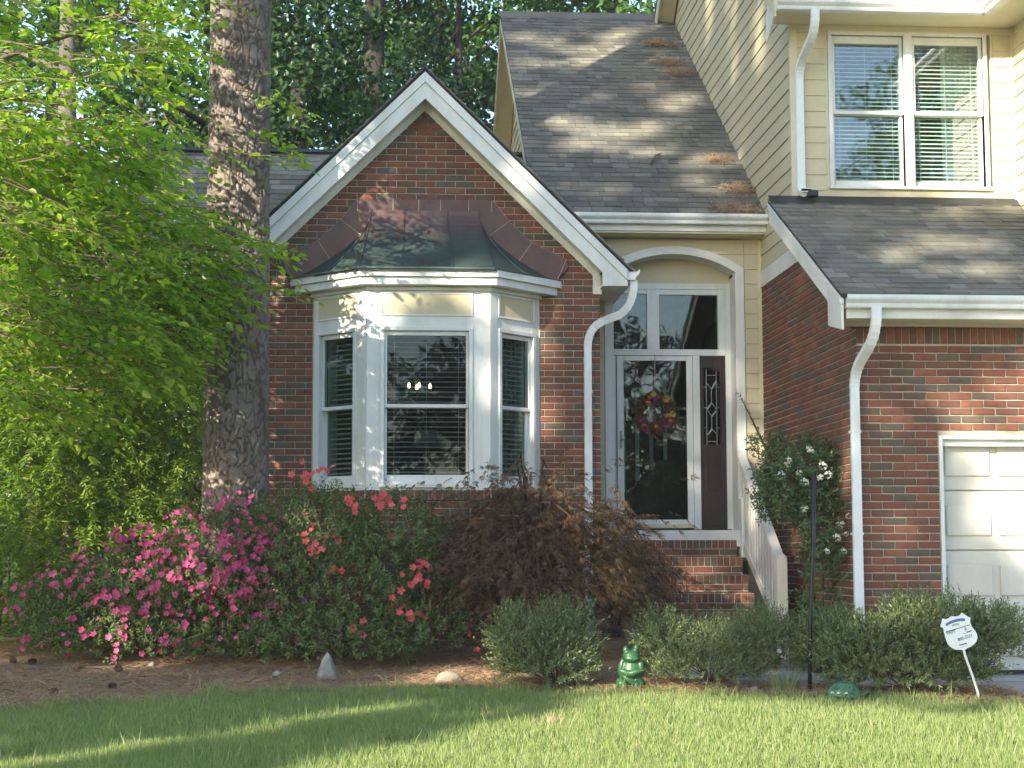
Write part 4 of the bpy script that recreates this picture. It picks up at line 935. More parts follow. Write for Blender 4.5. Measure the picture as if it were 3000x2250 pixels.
# big pine: trunk with plated bark
def bark_trunk(name, path, mat, parent, nth=170, nz=360, plate=(.055, .11), depth=.022, cnt=None):
    """path [(x, y, z, r)]: plates from a stretched Voronoi pattern round the trunk, cracks cut between them"""
    path = np.array(path); zs = path[:, 2]; z = np.linspace(zs[0], zs[-1], nz)
    cx, cyy, rr = (np.interp(z, zs, path[:, i]) for i in (0, 1, 3))
    th = np.linspace(0, 2*np.pi, nth, endpoint=False); TH, Z = np.meshgrid(th, z); R = np.repeat(rr[:, None], nth, 1)
    rm = rr.mean(); H = zs[-1]-zs[0]; ns = int(2*math.pi*rm*H/(plate[0]*plate[1])); 
    sth = RNG.random(ns)*2*np.pi; szz = zs[0]+RNG.random(ns)*H
    gq_ = RNG.random((64, 64)); nv = lambda f, g, o: vn_(gq_, TH*f+o, Z*g+o)-.5
    wz = Z+.16*nv(3, 5, 3.3)+.07*nv(9, 14, 1.7); wt = TH+.42*nv(3, 5, 9.1)+.2*nv(9, 14, 4.4)
    F1 = np.empty(Z.size); F2 = np.empty(Z.size); pid = np.empty(Z.size, int); k = 0
    a, b = wt.ravel(), wz.ravel()
    for i in range(0, Z.size, 2000):
        zz = b[i:i+2000]; sel = np.where((szz > zz.min()-.5) & (szz < zz.max()+.5))[0]
        dt = np.abs(a[i:i+2000, None]-sth[None, sel]) % (2*np.pi); dt = np.minimum(dt, 2*np.pi-dt)*rm/plate[0]
        d = np.sqrt(dt**2+((zz[:, None]-szz[None, sel])/plate[1])**2); ix = np.argpartition(d, 1, 1)[:, :2]
        dd = np.take_along_axis(d, ix, 1); o = dd.argmin(1); F1[i:i+2000] = dd.min(1); F2[i:i+2000] = dd.max(1); pid[i:i+2000] = sel[np.take_along_axis(ix, o[:, None], 1)[:, 0]]
    e = np.clip((F2-F1-.02+.07*(nv(26, 40, 2.2)).ravel())/.22, 0, 1).reshape(Z.shape); e = e*e*(3-2*e)
    lift = RNG.random(ns)[pid].reshape(Z.shape)
    fl = .010*np.sin(TH*3+1)+.008*np.sin(TH*5+Z)
    rad = R*(1+fl)-depth*(1-e)+.010*lift*e+.006*nv(30, 45, .3)*e+.004*nv(70, 100, 6.1)
    V = np.stack([cx[:, None]+rad*np.cos(TH), cyy[:, None]+rad*np.sin(TH), Z], -1).reshape(-1, 3)
    i = np.arange((nz-1)*nth); r, c = i//nth, i % nth; F = np.stack([r*nth+c, r*nth+(c+1) % nth, (r+1)*nth+(c+1) % nth, (r+1)*nth+c], 1)
    me = np_mesh(name, V, [F], mat, True); at = me.attributes.new("crack", 'FLOAT', 'POINT'); at.data.foreach_set("value", (.12+.88*e*(.75+.25*lift)).astype(np.float32).ravel())
    return link(name, me, parent)
pt = thing("pine_tree", (-1.5, 16.4, .1), "massive pine trunk with plated grey-brown bark in front of the house corner", "tree")
bark_trunk("trunk", [(-1.50,16.4,-.2,.50), (-1.50,16.4,.10,.40), (-1.50,16.4,.3,.345), (-1.505,16.4,.6,.318), (-1.505,16.4,1.6,.308), (-1.51,16.4,4.7,.292), (-1.515,16.4,6.6,.287), (-1.52,16.4,9.0,.27)], M['pinebark'], pt, 280, 760, (.060, .125), .013)
mb = MB(); mb.tube([(-1.52,16.4,8.9), (-1.5,16.4,13), (-1.45,16.45,17)], [.268,.21,.09], 14)
for k in range(14):
    a = k*2.4; z = 12.2+k*.34; mb.tube([(-1.5,16.4,z), (-1.5+math.cos(a)*1.2,16.4+math.sin(a)*1.2,z+.25), (-1.5+math.cos(a)*2.3,16.4+math.sin(a)*2.3,z+.2)], [.06,.04,.015], 6)
mb.build("upper_stem", M['pinebark'], pt)
n = 5000; c = np.array([-1.5,16.4,14.6])+rvec(n)*np.array([2.4,2.4,2.3])*RNG.random((n,1))**.5
link("crown", leaves("crown", c, rvec(n)+np.array([0,0,.4]), rvec(n), .22+.1*RNG.random(n), .02, GREENS['dark'], 'narrow'), pt, True, 'stuff')

# leafy branches: flat sprays of leaves hung along twigs
def spray_leaves(C, DIR, nl, tw, ll, droop=.25, side=.75):
    """C twig starts, DIR twig directions; returns P, D, N for NL leaves along each twig, alternate and flat"""
    m = len(C); DIR = unit(DIR); t = (np.arange(nl)+.6)/nl
    tw = np.broadcast_to(tw, m)
    base = C[:, None]+DIR[:, None]*(t[None, :, None]*tw[:, None, None]); base[..., 2] -= droop*tw[:, None]*t[None]**2
    up = unit(np.array([0, 0, 1.])+RNG.normal(size=(m, 3))*.28); sd = unit(np.cross(DIR, up))
    sg = np.where(np.arange(nl) % 2 == 0, 1, -1)[None, :, None]
    D = sd[:, None]*sg*side+DIR[:, None]*.65+RNG.normal(size=(m, nl, 3))*.22; D[..., 2] -= .22
    D[:, -1] = DIR+np.array([0, 0, -.3])
    NN = up[:, None]+RNG.normal(size=(m, nl, 3))*.30
    return base.reshape(-1, 3), D.reshape(-1, 3), NN.reshape(-1, 3)
lt = thing("understorey_tree", (-4.9, 14.6, float(gh(-4.9, 14.6))), "young broadleaf tree with bright yellow-green sprays hanging across the pine trunk", "tree")
mb = MB(); mb.tube([(-4.9,14.6,-.2), (-4.85,14.6,1.5), (-4.7,14.65,3.2), (-4.6,14.7,5.2), (-4.4,14.8,7.6)], [.13,.11,.095,.075,.03], 10); mb.build("trunk", M['bark'], lt, smooth=True)
brs = [((-4.75,14.62,2.4), (-3.6,14.6,3.1), (-2.6,14.7,2.9)), ((-4.7,14.65,3.0), (-3.4,14.9,3.9), (-2.0,15.1,3.75)), ((-4.65,14.7,3.8), (-3.3,14.8,4.6), (-1.9,14.8,4.45)),
       ((-4.6,14.7,4.6), (-3.5,15.1,5.6), (-2.3,15.4,5.9)), ((-4.55,14.75,5.4), (-3.6,14.9,6.3), (-2.5,15.0,6.7)), ((-4.7,14.6,2.9), (-3.9,14.2,3.6), (-3.0,13.9,3.5)), ((-4.65,14.65,4.2), (-4.0,14.1,4.8), (-3.1,13.9,4.9)),
       ((-4.6,14.7,4.9), (-3.9,15.5,5.3), (-2.6,15.7,5.1)), ((-4.6,14.7,4.4), (-3.9,15.6,4.6), (-2.9,16.1,4.2)), ((-4.7,14.65,3.2), (-3.9,15.5,3.2), (-2.9,15.8,2.8))]
tw_pts = []
for b in brs:
    pts = arc(*b, n=9); mb = MB(); mb.tube(pts, [.035-.003*i for i in range(9)], 6); mb.build("branch", M['bark'], lt, smooth=True)
    tw_pts += [tuple(p) for p in pts[2:]]
C = []; DR = []
B = np.array(tw_pts)
def put(m, lo, hi, f=None):
    p = np.array(lo)+RNG.random((m*4, 3))*(np.array(hi)-np.array(lo)); 
    if f is not None: p = p[f(p)]
    return p[:m]
# twig starts: layered tiers, dense in the lit middle, thin above, a few reaching across the trunk
lay = lambda p: (np.sin(p[:, 2]*9+p[:, 0]*2.0+np.sin(p[:, 1]*3))+RNG.normal(size=len(p))*.5 > -.35) & (p[:, 2] < 5.05-.18*(p[:, 0]+4.8)-.12*np.sin(p[:, 0]*3)) & (p[:, 2] > 2.45+.25*np.sin(p[:, 0]*2.6))
C.append(put(900, (-3.75, 13.7, 2.0), (-2.0, 15.8, 5.2), lay)); C.append(put(170, (-5.0, 13.8, 3.6), (-3.75, 15.8, 5.4))); C.append(put(150, (-3.6, 13.5, 2.3), (-2.5, 14.4, 4.9), lay))
C.append(put(130, (-2.4, 14.9, 2.9), (-1.65, 15.7, 4.1))); C.append(put(260, (-3.9, 14.2, 4.9), (-1.9, 15.6, 6.9)))
C.append(put(22, (-1.85, 15.3, 3.45), (-1.2, 15.7, 3.95))); C.append(put(5, (-1.4, 15.3, 5.15), (-1.1, 15.5, 5.5))); C.append(put(6, (-1.6, 15.3, 4.65), (-1.2, 15.5, 5.0)))
C = np.concatenate(C); DR = np.array([.75, -.15, -.12])+RNG.normal(size=(len(C), 3))*np.array([.4, .5, .18])
P, D, Nn = spray_leaves(C, DR, 11, .42+.2*RNG.random(len(C)), .09)
n = len(P); Ls = .068+.045*RNG.random(n)
# nearest leaves are objects of their own
order = np.argsort(P[:, 1]-.3*P[:, 2]); own = order[:300]; rest = order[300:]
link("foliage", leaves("foliage", P[rest], D[rest], Nn[rest], Ls[rest], Ls[rest]*.56, GREENS['beech']), lt, True, 'stuff')
T, FF = TEMPL['oval']; lm = []
for s in range(3):
    me = bpy.data.meshes.new("leaf"); w = .50+.05*s; me.from_pydata([(a, b*w, c) for a, b, c in T], [], [f for g in FF for f in g]); me.materials.append(m_leaf("beech_leaf_single", [(.18,.275,.02), (.26,.35,.028), (.14,.24,.02)], .55, .40, .4, 'object', 2.0) if s == 0 else lm[0].materials[0]); lm.append(me)
for q in own:
    d = Vector(D[q]).normalized(); nn = Vector(Nn[q]); s_ = d.cross(nn).normalized(); nn = s_.cross(d); m = Matrix((d, s_, nn)).transposed().to_4x4() @ Matrix.Scale(float(Ls[q]), 4); m.translation = P[q]
    o = link("leaf", random.choice(lm), lt); o.matrix_basis = m
# twigs
mb = MB()
for k in range(0, len(C), 2):
    a = Vector(C[k]); d = Vector(DR[k]).normalized(); mb.tube([a-d*.25, a+d*.2, a+d*.5-V3(0,0,.06)], [.006,.004,.002], 3)
mb.build("twigs", M['twig'], lt, 'stuff')
mb = MB()
for b in (((-4.9,16.5,6.2), (-3.6,16.5,6.05), (-2.4,16.4,6.5)), ((-4.6,17.0,5.2), (-3.4,17.0,6.2), (-2.8,17,6.9))):
    mb.tube(arc(*b, n=9), [.05-.004*i for i in range(9)], 7)

# feathery cypress beside the pine
ct = thing("false_cypress", (-3.3, 17.6, .13), "feathery green cypress shrub between the broadleaf tree and the pink azalea", "shrub")
mb = MB(); mb.tube([(-3.3,17.7,0), (-3.3,17.75,1.5), (-3.2,17.8,3.0)], [.10,.07,.02], 8); mb.tube([(-2.6,18.0,0), (-2.62,18.0,1.4), (-2.6,18,2.6)], [.06,.045,.02], 7); mb.tube([(-4.0,17.4,0), (-4.05,17.4,1.4), (-4.0,17.4,2.6)], [.06,.045,.02], 7); mb.build("stem", M['bark'], ct, smooth=True)
m_ = 3300
z = .25+2.9*RNG.random(m_)**.85; ph = RNG.random(m_)*2*np.pi; rr = (.55+.55*RNG.random(m_)**.4)*np.clip(1.25-.23*z, .35, 1.05)
ctr = np.array([[-3.3,17.6],[-2.5,17.9],[-4.1,17.4]])[RNG.integers(0, 3, m_)]
hd = np.stack([np.cos(ph), np.sin(ph), np.zeros(m_)], 1); C = np.concatenate([ctr, z[:, None]], 1)+hd*rr[:, None]*np.array([.95,.8,0])
keep = (C[:, 0] < -1.95) & ~((C[:, 2] < 1.25) & (C[:, 0] > -3.2) & (C[:, 0] < -2.2) & (C[:, 1] < 17.6) & (RNG.random(m_) < .45)); C, hd = C[keep], hd[keep]; m_ = len(C)
DR = hd*.9+np.array([0, -.1, .05])+RNG.normal(size=(m_, 3))*.25
P, D, Nn = spray_leaves(C, DR, 22, .30+.12*RNG.random(m_), .05, .5, .55)
link("foliage", leaves("foliage", P, D, Nn, .06+.05*RNG.random(len(P)), .016+.010*RNG.random(len(P)), GREENS['cypress'], 'narrow'), ct, True, 'stuff')

# woodland behind the house: a few shared crown meshes
def crown_mesh(name, n, mat, size, fl=1.0, lo=.0, clumps=70, asp=1.35):
    cc = rvec(clumps)*(RNG.random((clumps, 1))**.4)*np.array([1, 1, asp]); cr = .13+.19*RNG.random(clumps)
    k = RNG.integers(0, clumps, n); P = cc[k]+rvec(n)*(RNG.random((n, 1))**.5)*cr[k][:, None]*np.array([1.25, 1.25, .65])
    D = rvec(n)+unit(P-cc[k])*.4+np.array([0, 0, -.3]); Nn = rvec(n)*.7+np.array([0, 0, .8])
    return leaves(name, P, D, Nn, size*(.7+.6*RNG.random(n)), size*.62, mat, 'card')
CM = [crown_mesh("crown", 10500, GREENS['wood'], .050, clumps=60), crown_mesh("crown", 10500, GREENS['wood'], .046, clumps=46), crown_mesh("crown", 11000, GREENS['dark'], .046, clumps=62)]
LINK = lambda name, me, par: link(name, me, par, False)
def forest_tree(x, y, h, r, kind, label, bark='darkbark', trunk_r=.2, zc=None, cat="tree", group="woodland trees behind the house", lean=0):
    t = thing("woodland_tree", (x, y, float(gh(x, y))), label, cat, group, RNG.random()*6.28)
    mb = MB(); mb.tube([(0,0,-.3), (lean*.3,0,h*.3), (lean,.1,h*.62), (lean*1.2,.1,h*.97)], [trunk_r*1.2,trunk_r,trunk_r*.75,.03], 10)
    for k in range(7):
        a = k*2.4+x; z = h*(.38+.08*k); q = r*(.75-.05*k); mb.tube([(lean*z/h,0,z), (math.cos(a)*q*.5+lean,math.sin(a)*q*.5,z+q*.25), (math.cos(a)*q+lean,math.sin(a)*q,z+q*.4)], [trunk_r*.4,trunk_r*.25,.02], 6)
    o = mb.build("trunk", M[bark], t, world=False, smooth=True)
    zc = zc or h*.62; c = LINK("crown", CM[kind], t); c.location = (lean, 0, zc); c.scale = (r, r, r); c['kind'] = 'stuff'
    return t
FT = [ # x, y, h, r, kind, bark, trunk r, crown z, label
 (-.47, 33.5, 19, 3.2, 2, 'darkbark', .25, 16.0, "dark straight trunk rising into leaves directly above the brick gable"),
 (-4.98, 26.0, 15, 2.8, 0, 'bark', .165, 12.6, "slim sunlit trunk with a knot behind the broadleaf tree"),
 (-9.5, 36, 15, 4.2, 0, 'darkbark', .2, 7.0, "leafy tree farthest from the house beyond the slim trunk"),
 (-6.0, 40, 16, 4.0, 1, 'darkbark', .22, 6.2, "broad woodland tree behind the slim sunlit trunk"),
 (-2.9, 31, 14, 3.0, 1, 'darkbark', .2, 7.2, "woodland tree showing between the slim trunk and the pine"),
 (-3.4, 45, 20, 4.4, 0, 'darkbark', .25, 14.6, "tall woodland tree behind the pine trunk"),
 (1.3, 37, 14, 3.2, 2, 'darkbark', .22, 8.2, "dark evergreen tree filling the gap behind the gable slope"),
 (-1.7, 28, 12, 2.6, 2, 'darkbark', .2, 7.2, "shaded evergreen beside the dark straight trunk"),
 (1.2, 44, 19, 3.6, 0, 'darkbark', .24, 14.6, "woodland tree with sky showing through beside the roof edge"),
 (5.2, 38, 20, 3.8, 1, 'darkbark', .2, 15.6, "woodland tree showing above the entry roof ridge"),
 (3.0, 46, 20, 3.8, 0, 'darkbark', .22, 17.0, "woodland tree over the upper corner of the entry roof"),
 (-9.0, 44, 18, 3.6, 0, 'darkbark', .22, 15.0, "thin-crowned tree at the far end of the wood"),
 (-5.6, 23.5, 7, 2.3, 0, 'darkbark', .12, 3.6, "low bright undergrowth tree behind the cypress"),
 (-2.7, 24, 8, 2.2, 2, 'darkbark', .12, 4.4, "low dark tree behind the pine and the house corner"),
 (-14, 19, 12, 4.0, 1, 'darkbark', .2, 6.0, "woodland tree standing apart beyond the side yard"),
 (-11, 27, 13, 3.6, 2, 'darkbark', .2, 6.5, "evergreen standing in the side yard wood"),
]
for x, y, h, r, k, bk, tr_, zc, lab in FT: forest_tree(x, y, h, r, k, lab, bk, tr_, zc)
n = 14000; P = np.stack([-30+60*RNG.random(n), 54+8*RNG.random(n), 1+7.5*RNG.random(n)**1.2], 1)
link("far_wood", leaves("far_wood", P, rvec(n), rvec(n)*.7+np.array([0,-.8,.3]), .55+.4*RNG.random(n), .42, GREENS['wood'], 'card'), None, True, 'stuff')
# ------------------------------------------------------------------ trees across the street, behind the viewer: they shade and are mirrored
U_ = np.array([math.cos(az), -math.sin(az), 0]); S_ = np.array(SUNV); V_ = np.cross(S_, U_)*-1
if V_[2] < 0: V_ = -V_
gr = RNG.random((64, 64))
def vnoise(u, v, f):
    a, b = u*f+100, v*f+100; i, j = np.floor(a).astype(int), np.floor(b).astype(int); fa, fb = a-i, b-j; fa, fb = fa*fa*(3-2*fa), fb*fb*(3-2*fb)
    g = lambda p, q: gr[p % 64, q % 64]
    return (g(i, j)*(1-fa)+g(i+1, j)*fa)*(1-fb)+(g(i, j+1)*(1-fa)+g(i+1, j+1)*fa)*fb
GAPS = [(5.75,16.65,5.35,.62,1.0), (5.35,14.45,1.55,.28,1.3), (-1.55,16.1,4.7,.30,1.4), (-1.45,16.1,5.35,.22,1.3), (-1.6,16.1,3.2,.10,1), (-1.45,16.1,2.3,.10,2), (-1.62,16.1,1.7,.12,1.5),
 (-1.0,17.4,2.78,.14,1), (-1.05,17.4,2.40,.10,.8), (-1.05,17.4,3.15,.09,.8), (-.3,16.6,3.78,.20,1), (.78,16.6,3.78,.22,1), (-.02,16.95,4.25,.20,1), (.10,17.2,4.58,.14,1), (.86,16.8,4.02,.13,1),
 (-.30,16.85,2.95,.16,2.2), (-.22,16.85,2.1,.15,2.0), (.02,16.85,1.95,.12,1.6), (.96,16.85,3.35,.12,1.5), (1.0,16.85,2.7,.10,2), (1.72,17.4,2.48,.15,1), (1.85,17.4,3.62,.14,1.2), (1.75,17.4,3.1,.09,1),
 (-.75,17.1,4.95,.22,1), (-1.05,17.1,4.62,.20,1), (1.2,17.1,4.95,.12,1), (3.0,17.6,.95,.14,1), (2.85,17.1,.72,.17,.8), (3.73,17.2,1.5,.22,1), (3.73,16.7,1.1,.16,1.2),
 (.2,14.1,-.03,.30,.35), (-.5,14.3,-.02,.20,.35), (1.2,13.7,-.05,.28,.3), (2.4,13.4,-.06,.2,.3), (4.3,12.9,-.1,.4,.3), (-1.8,14.9,0,.2,.3),
 (-1.6,15.5,1.25,.17,1), (-2.3,15.5,.95,.16,.8), (-1.75,15.4,.95,.14,1), (-2.6,15.5,.4,.12,1), (-.7,15.3,1.3,.14,1), (.1,15.2,1.5,.12,1), (1.9,15.3,1.2,.12,.7), (2.2,15.4,.9,.10,.8),
 (4.95,14.45,2.16,.18,.6), (4.3,14.45,1.35,.10,1), (5.2,14.45,2.5,.14,.8), (4.45,14.45,2.62,.10,.7), (3.9,18.2,2.15,.15,1.4), (3.75,18.2,2.9,.08,2.2), (4.0,15.7,3.1,.10,2.4), (4.0,16.6,2.9,.06,2.5), (4.0,17.6,1.2,.12,1.6), (4.0,14.8,1.9,.12,1.8),
 (2.3,13.6,.55,.18,.8), (3.9,13.2,.6,.24,.7), (2.1,19.5,5.8,.32,.55), (2.6,19.8,6.0,.26,.6), (3.1,19.4,5.7,.34,.5), (2.0,21.0,6.8,.25,.7), (2.6,22.6,7.9,.4,.5), (3.2,22.4,7.7,.28,.6), (1.9,22.9,8.1,.3,.5), (3.4,21.3,7.0,.2,.6), (2.4,18.4,5.0,.25,.5), (3.4,18.5,5.1,.28,.5), (4.0,21.0,8.3,.16,3), (4.0,19.5,7.1,.13,3.2), (4.0,18.1,6.6,.12,3), (4.0,17.3,5.8,.10,3.4),
 (4.4,15.0,3.7,.2,.5), (5.0,14.6,3.5,.22,.5), (4.8,15.6,4.0,.16,.5), (5.3,15.3,3.9,.28,.5)]
def shade(u, v):
    """share of leaf cover wanted where the shadow falls at (u, v) across the sun's rays"""
    s = np.full_like(u, .94)
    box = lambda u0, u1, v0, v1, b=.35: np.clip((u-u0)/b, 0, 1)*np.clip((u1-u)/b, 0, 1)*np.clip((v-v0)/b, 0, 1)*np.clip((v1-v)/b, 0, 1)
    s = np.where(v > 10.9, .91, s)                                 # entry roof and side wall: dappled
    s = s*(1-box(-6.15, -3.0, 10.2, 12.2))                         # right half of the upper window in sun
    s = s*(1-box(-5.0, -3.0, 6.45, 8.3))                           # garage door
    s = s*(1-np.clip((4.7-v)/.25, 0, 1)*np.clip((u+6.9)/.4, 0, 1))    # lawn to the right
    s = s*(1-.75*np.clip((4.9-v)/.2, 0, 1)*np.clip((v-4.1)/.2, 0, 1)*np.clip((u+9.5)/.5, 0, 1))  # bed
    s = s*(1-.97*box(-15, -10.5, 5.2, 9.1))                         # broadleaf tree
    s = s*(1-.92*box(-15.5, -12.3, 3.6, 6.6))
    for x, y, z, r, k in GAPS:                                     # openings cut in the leaf cover to let sun onto listed spots
        r = r*1.45; p = np.array([x, y, z]); du, dv = u-p@U_, v-p@V_
        s = np.where((du/r)**2+(dv/(r*k))**2 < 1+.5*np.sin(du*17+x)*np.sin(dv*15+z), 0, s)
    return s
n = 60000
u = -16.5+13.0*RNG.random(n); v = 1.6+16*RNG.random(n)
nz = .55*vnoise(u, v, .9)+.45*vnoise(u, v, 2.3)
q_ = shade(u, v); from statistics import NormalDist
zq = np.interp(q_, np.linspace(.02, .98, 49), [NormalDist().inv_cdf(p) for p in np.linspace(.02, .98, 49)])
keep = (nz < .5+.135*zq) & (q_ > .06) & (RNG.random(n) < .92)
u, v = u[keep], v[keep]; n = len(u); sc_ = 17+8*RNG.random(n)-(u+10)*.25
P = u[:, None]*U_+v[:, None]*V_+sc_[:, None]*S_
D, Nn, L = rvec(n), rvec(n)*.6+S_*.8, .17+.12*RNG.random(n)
lab3 = ["tall street tree standing farthest along behind the viewer's shoulder", "tall street tree whose crown shades the brick gable", "tall street tree whose crown shades the garage"]
cuts = [(-99, -10.9), (-10.9, -7.6), (-7.6, 99)]
for (a, b), lb in zip(cuts, lab3):
    s = (u >= a) & (u < b); c = P[s].mean(0); c = c+U_*(-7.5-c@U_) if b > 0 else c; t = thing("street_tree", (c[0], c[1], float(gh(c[0], c[1]))), lb, "tree", "street trees behind the viewer")
    zt = P[s][:, 2].max(); mb = MB(); mb.tube([(c[0], c[1], -1.5), (c[0]+.1, c[1], c[2]*.5), (c[0], c[1]+.1, c[2]), (c[0], c[1], zt)], [.33, .27, .18, .03], 10)
    q = P[s]; 
    for k in range(26):
        e = q[RNG.integers(0, len(q))]; z0 = max(2.5, e[2]-1.5-abs(e[0]-c[0])*.4); mb.tube([(c[0], c[1], min(z0, zt-1)), ((c[0]+e[0])/2, (c[1]+e[1])/2, (z0+e[2])/2+.2), tuple(e)], [.07, .04, .012], 5)
    mb.build("trunk", M['bark'], t, smooth=True)
    link("crown", leaves("crown", P[s], D[s], Nn[s], L[s], L[s]*.7, GREENS['wood'], 'card'), t, True, 'stuff')
for i, (x, y, h, r, k, lb) in enumerate(((19.3, -26, 21, 3.6, 0, "broad leafy tree mirrored in the upper window"), (16.5, -30, 15, 5.2, 1, "low-crowned tree across the street by the driveway"), (3.5, -29, 12, 4.8, 2, "dark evergreen across the street opposite the bay"), (23, -27, 13, 4.8, 0, "leafy tree across the street beyond the driveway"), (-3, -31, 12, 4.8, 1, "leafy tree across the street opposite the pine"), (8, -31, 12, 5, 2, "evergreen behind the broad mirrored tree"), (-10, -30, 12, 5, 0, "leafy tree farthest across the street"), (13, -36, 12, 5, 2, "evergreen at the back across the street"), (30, -30, 13, 5, 1, "leafy tree at the far end of the street"))):
    forest_tree(x, y, h, r, k, lb, 'darkbark', .3, 5.2 if i else 16.5, "tree", "trees across the street behind the viewer")

# ================================================================== SHRUBS
def sprigs(C, DR, nl, ln, droop=0, spread=.8, spiral=True):
    """leafy shoots: NL leaves spiralling along each shoot"""
    m = len(C); DR = unit(DR); t = (np.arange(nl)+.3)/nl; ln = np.broadcast_to(ln, m)
    base = C[:, None]+DR[:, None]*(t[None, :, None]*ln[:, None, None]); base[..., 2] -= droop*ln[:, None]*t[None]**2
    a = unit(np.cross(DR, rvec(m))); b = np.cross(DR, a); ph = np.arange(nl)*2.4+RNG.random((m, 1))*6
    rad = a[:, None]*np.cos(ph)[..., None]+b[:, None]*np.sin(ph)[..., None]
    D = DR[:, None]*(.9-spread*.35)+rad*spread; NN = DR[:, None]*spread-rad*.4+np.array([0, 0, .5])
    return base.reshape(-1, 3), D.reshape(-1, 3), NN.reshape(-1, 3)
def shell(m, c, r, lo=-.2, inner=.55):
    d = rvec(m*2); d = d[d[:, 2] > lo][:m]; k = inner+(1-inner)*RNG.random((len(d), 1))**.6
    return np.array(c)+d*np.array(r)*k, d
def stems(mb, c, ends, r=.012):
    for e in ends: mb.tube([c, ((c[0]*.6+e[0]*.4), (c[1]*.6+e[1]*.4), c[2]*.4+e[2]*.6), tuple(e)], [r, r*.7, r*.35], 5)
def azalea(loc, blobs, label, fl_cols, nfl, gname, msh=900, extra=(), biasx=0, xmin=-99, fs=1.0, more=0):
    t = thing("azalea_bush", loc, label, "shrub")
    PP = []; DD = []; 
    for c, r, m in blobs:
        p, d = shell(m, c, r, -.55); PP.append(p); DD.append(d)
    C, d = np.concatenate(PP), np.concatenate(DD)
    gz_ = gh(C[:, 0], C[:, 1]); k = C[:, 2] > gz_+.08; C, d = C[k], d[k]
    DR = d*.8+np.array([0, -.1, .55])+RNG.normal(size=C.shape)*.3
    P, D, Nn = sprigs(C, DR, 8, .10+.06*RNG.random(len(C)), 0, .9); n = len(P)
    link("foliage", leaves("foliage", P, D, Nn, .028+.022*RNG.random(n), .012+.008*RNG.random(n), GREENS['azalea']), t, True, 'stuff')
    mb = MB(); stems(mb, loc, [tuple(C[i]) for i in RNG.integers(0, len(C), 42)], .009); mb.build("stem", M['twig'], t, 'stuff')
    mat = m_leaf(gname, fl_cols, .35, .5, .3, 'object', 1.4); fm = []
    for s in range(3):
        mb = MB(); R = random.Random(s)
        for q in range(5):
            a = q*math.pi*.4+R.uniform(-.1, .1); ca, sa = math.cos(a), math.sin(a); w = .34+R.uniform(-.03, .05); l = 1+R.uniform(-.1, .1)
            loc_ = [(0, 0, -.25), (.45, w, .06), (.85, w*.8, .22), (l, 0, .18), (.85, -w*.8, .22), (.45, -w, .06)]
            mb.add([(x*ca-y*sa, x*sa+y*ca, z) for x, y, z in loc_], [(0,1,2,3), (0,3,4,5)])
        for q in range(4):
            a = q*1.6; mb.add([(0, 0, -.1), (.04, 0, -.1), (math.cos(a)*.3, math.sin(a)*.3, .55)], [(0,1,2)])
        fm.append(mb.mesh("flower", mat))
    # flowers in clusters on the sunny, outer face
    sl_ = (d[:, 1] < .12) & (C[:, 0] > xmin) & (C[:, 1] < np.quantile(C[:, 1], .85)); cand = C[sl_]; dc = d[sl_]
    w = np.ones(len(cand)); 
    if biasx: w = np.clip(1.0-(cand[:, 0]-cand[:, 0].min())*biasx, .08, 1)
    w *= (.10+vnoise(cand[:, 0], cand[:, 2], 3.1)**2)*np.clip(cand[:, 2]*1.3-.05, .12, 1); ix = RNG.choice(len(cand), min(len(cand), nfl//3), False, w/w.sum()); k = 0
    pos = []
    for i in ix:
        for _ in range(RNG.integers(2, 5)):
            if k >= nfl: break
            pos.append((cand[i]+dc[i]*.11+np.array([0, -.09, .06])+RNG.normal(size=3)*.045, dc[i])); k += 1
    for e in extra:
        for _ in range(e[3]): pos.append((np.array(e[:3])+RNG.normal(size=3)*.04, np.array([0, -1, .3])))
    for p, dd in pos[:320]:
        nn = Vector(dd*.7+np.array([0, -.7, .35])+RNG.normal(size=3)*.35).normalized(); m = nn.to_track_quat('Z', 'Y').to_matrix().to_4x4() @ Matrix.Scale((.027+.012*random.random())*fs, 4); m.translation = Vector(p)
        o = link("flower", random.choice(fm), t); o.matrix_basis = m
    if more:
        w = (.05+vnoise(cand[:, 0], cand[:, 2], 2.3)**2)*np.clip(cand[:, 2]*1.2, .2, 1); ix = RNG.choice(len(cand), min(len(cand), more), False, w/w.sum()); vv = []; ff = []; b0 = 0
        src = fm[0]; sv = np.array([v.co[:] for v in src.vertices]); sf = [tuple(p.vertices) for p in src.polygons]
        for i in ix:
            nn = Vector(dc[i]*.7+np.array([0, -.7, .35])+RNG.normal(size=3)*.35).normalized(); R3 = np.array(nn.to_track_quat('Z', 'Y').to_matrix()); k_ = .022+.012*random.random()
            vv.append(sv@R3.T*k_+cand[i]+dc[i]*.10+np.array([0, -.07, .05])+RNG.normal(size=3)*.04); ff += [tuple(a+b0 for a in f) for f in sf]; b0 += len(sv)
        me = bpy.data.meshes.new("blossom"); me.from_pydata(np.concatenate(vv).tolist(), [], ff); me.materials.append(m_leaf(gname+"_joined", fl_cols, .35, .5, .3, 'island', 1.4)); link("blossom", me, t, True, 'stuff')
    return t
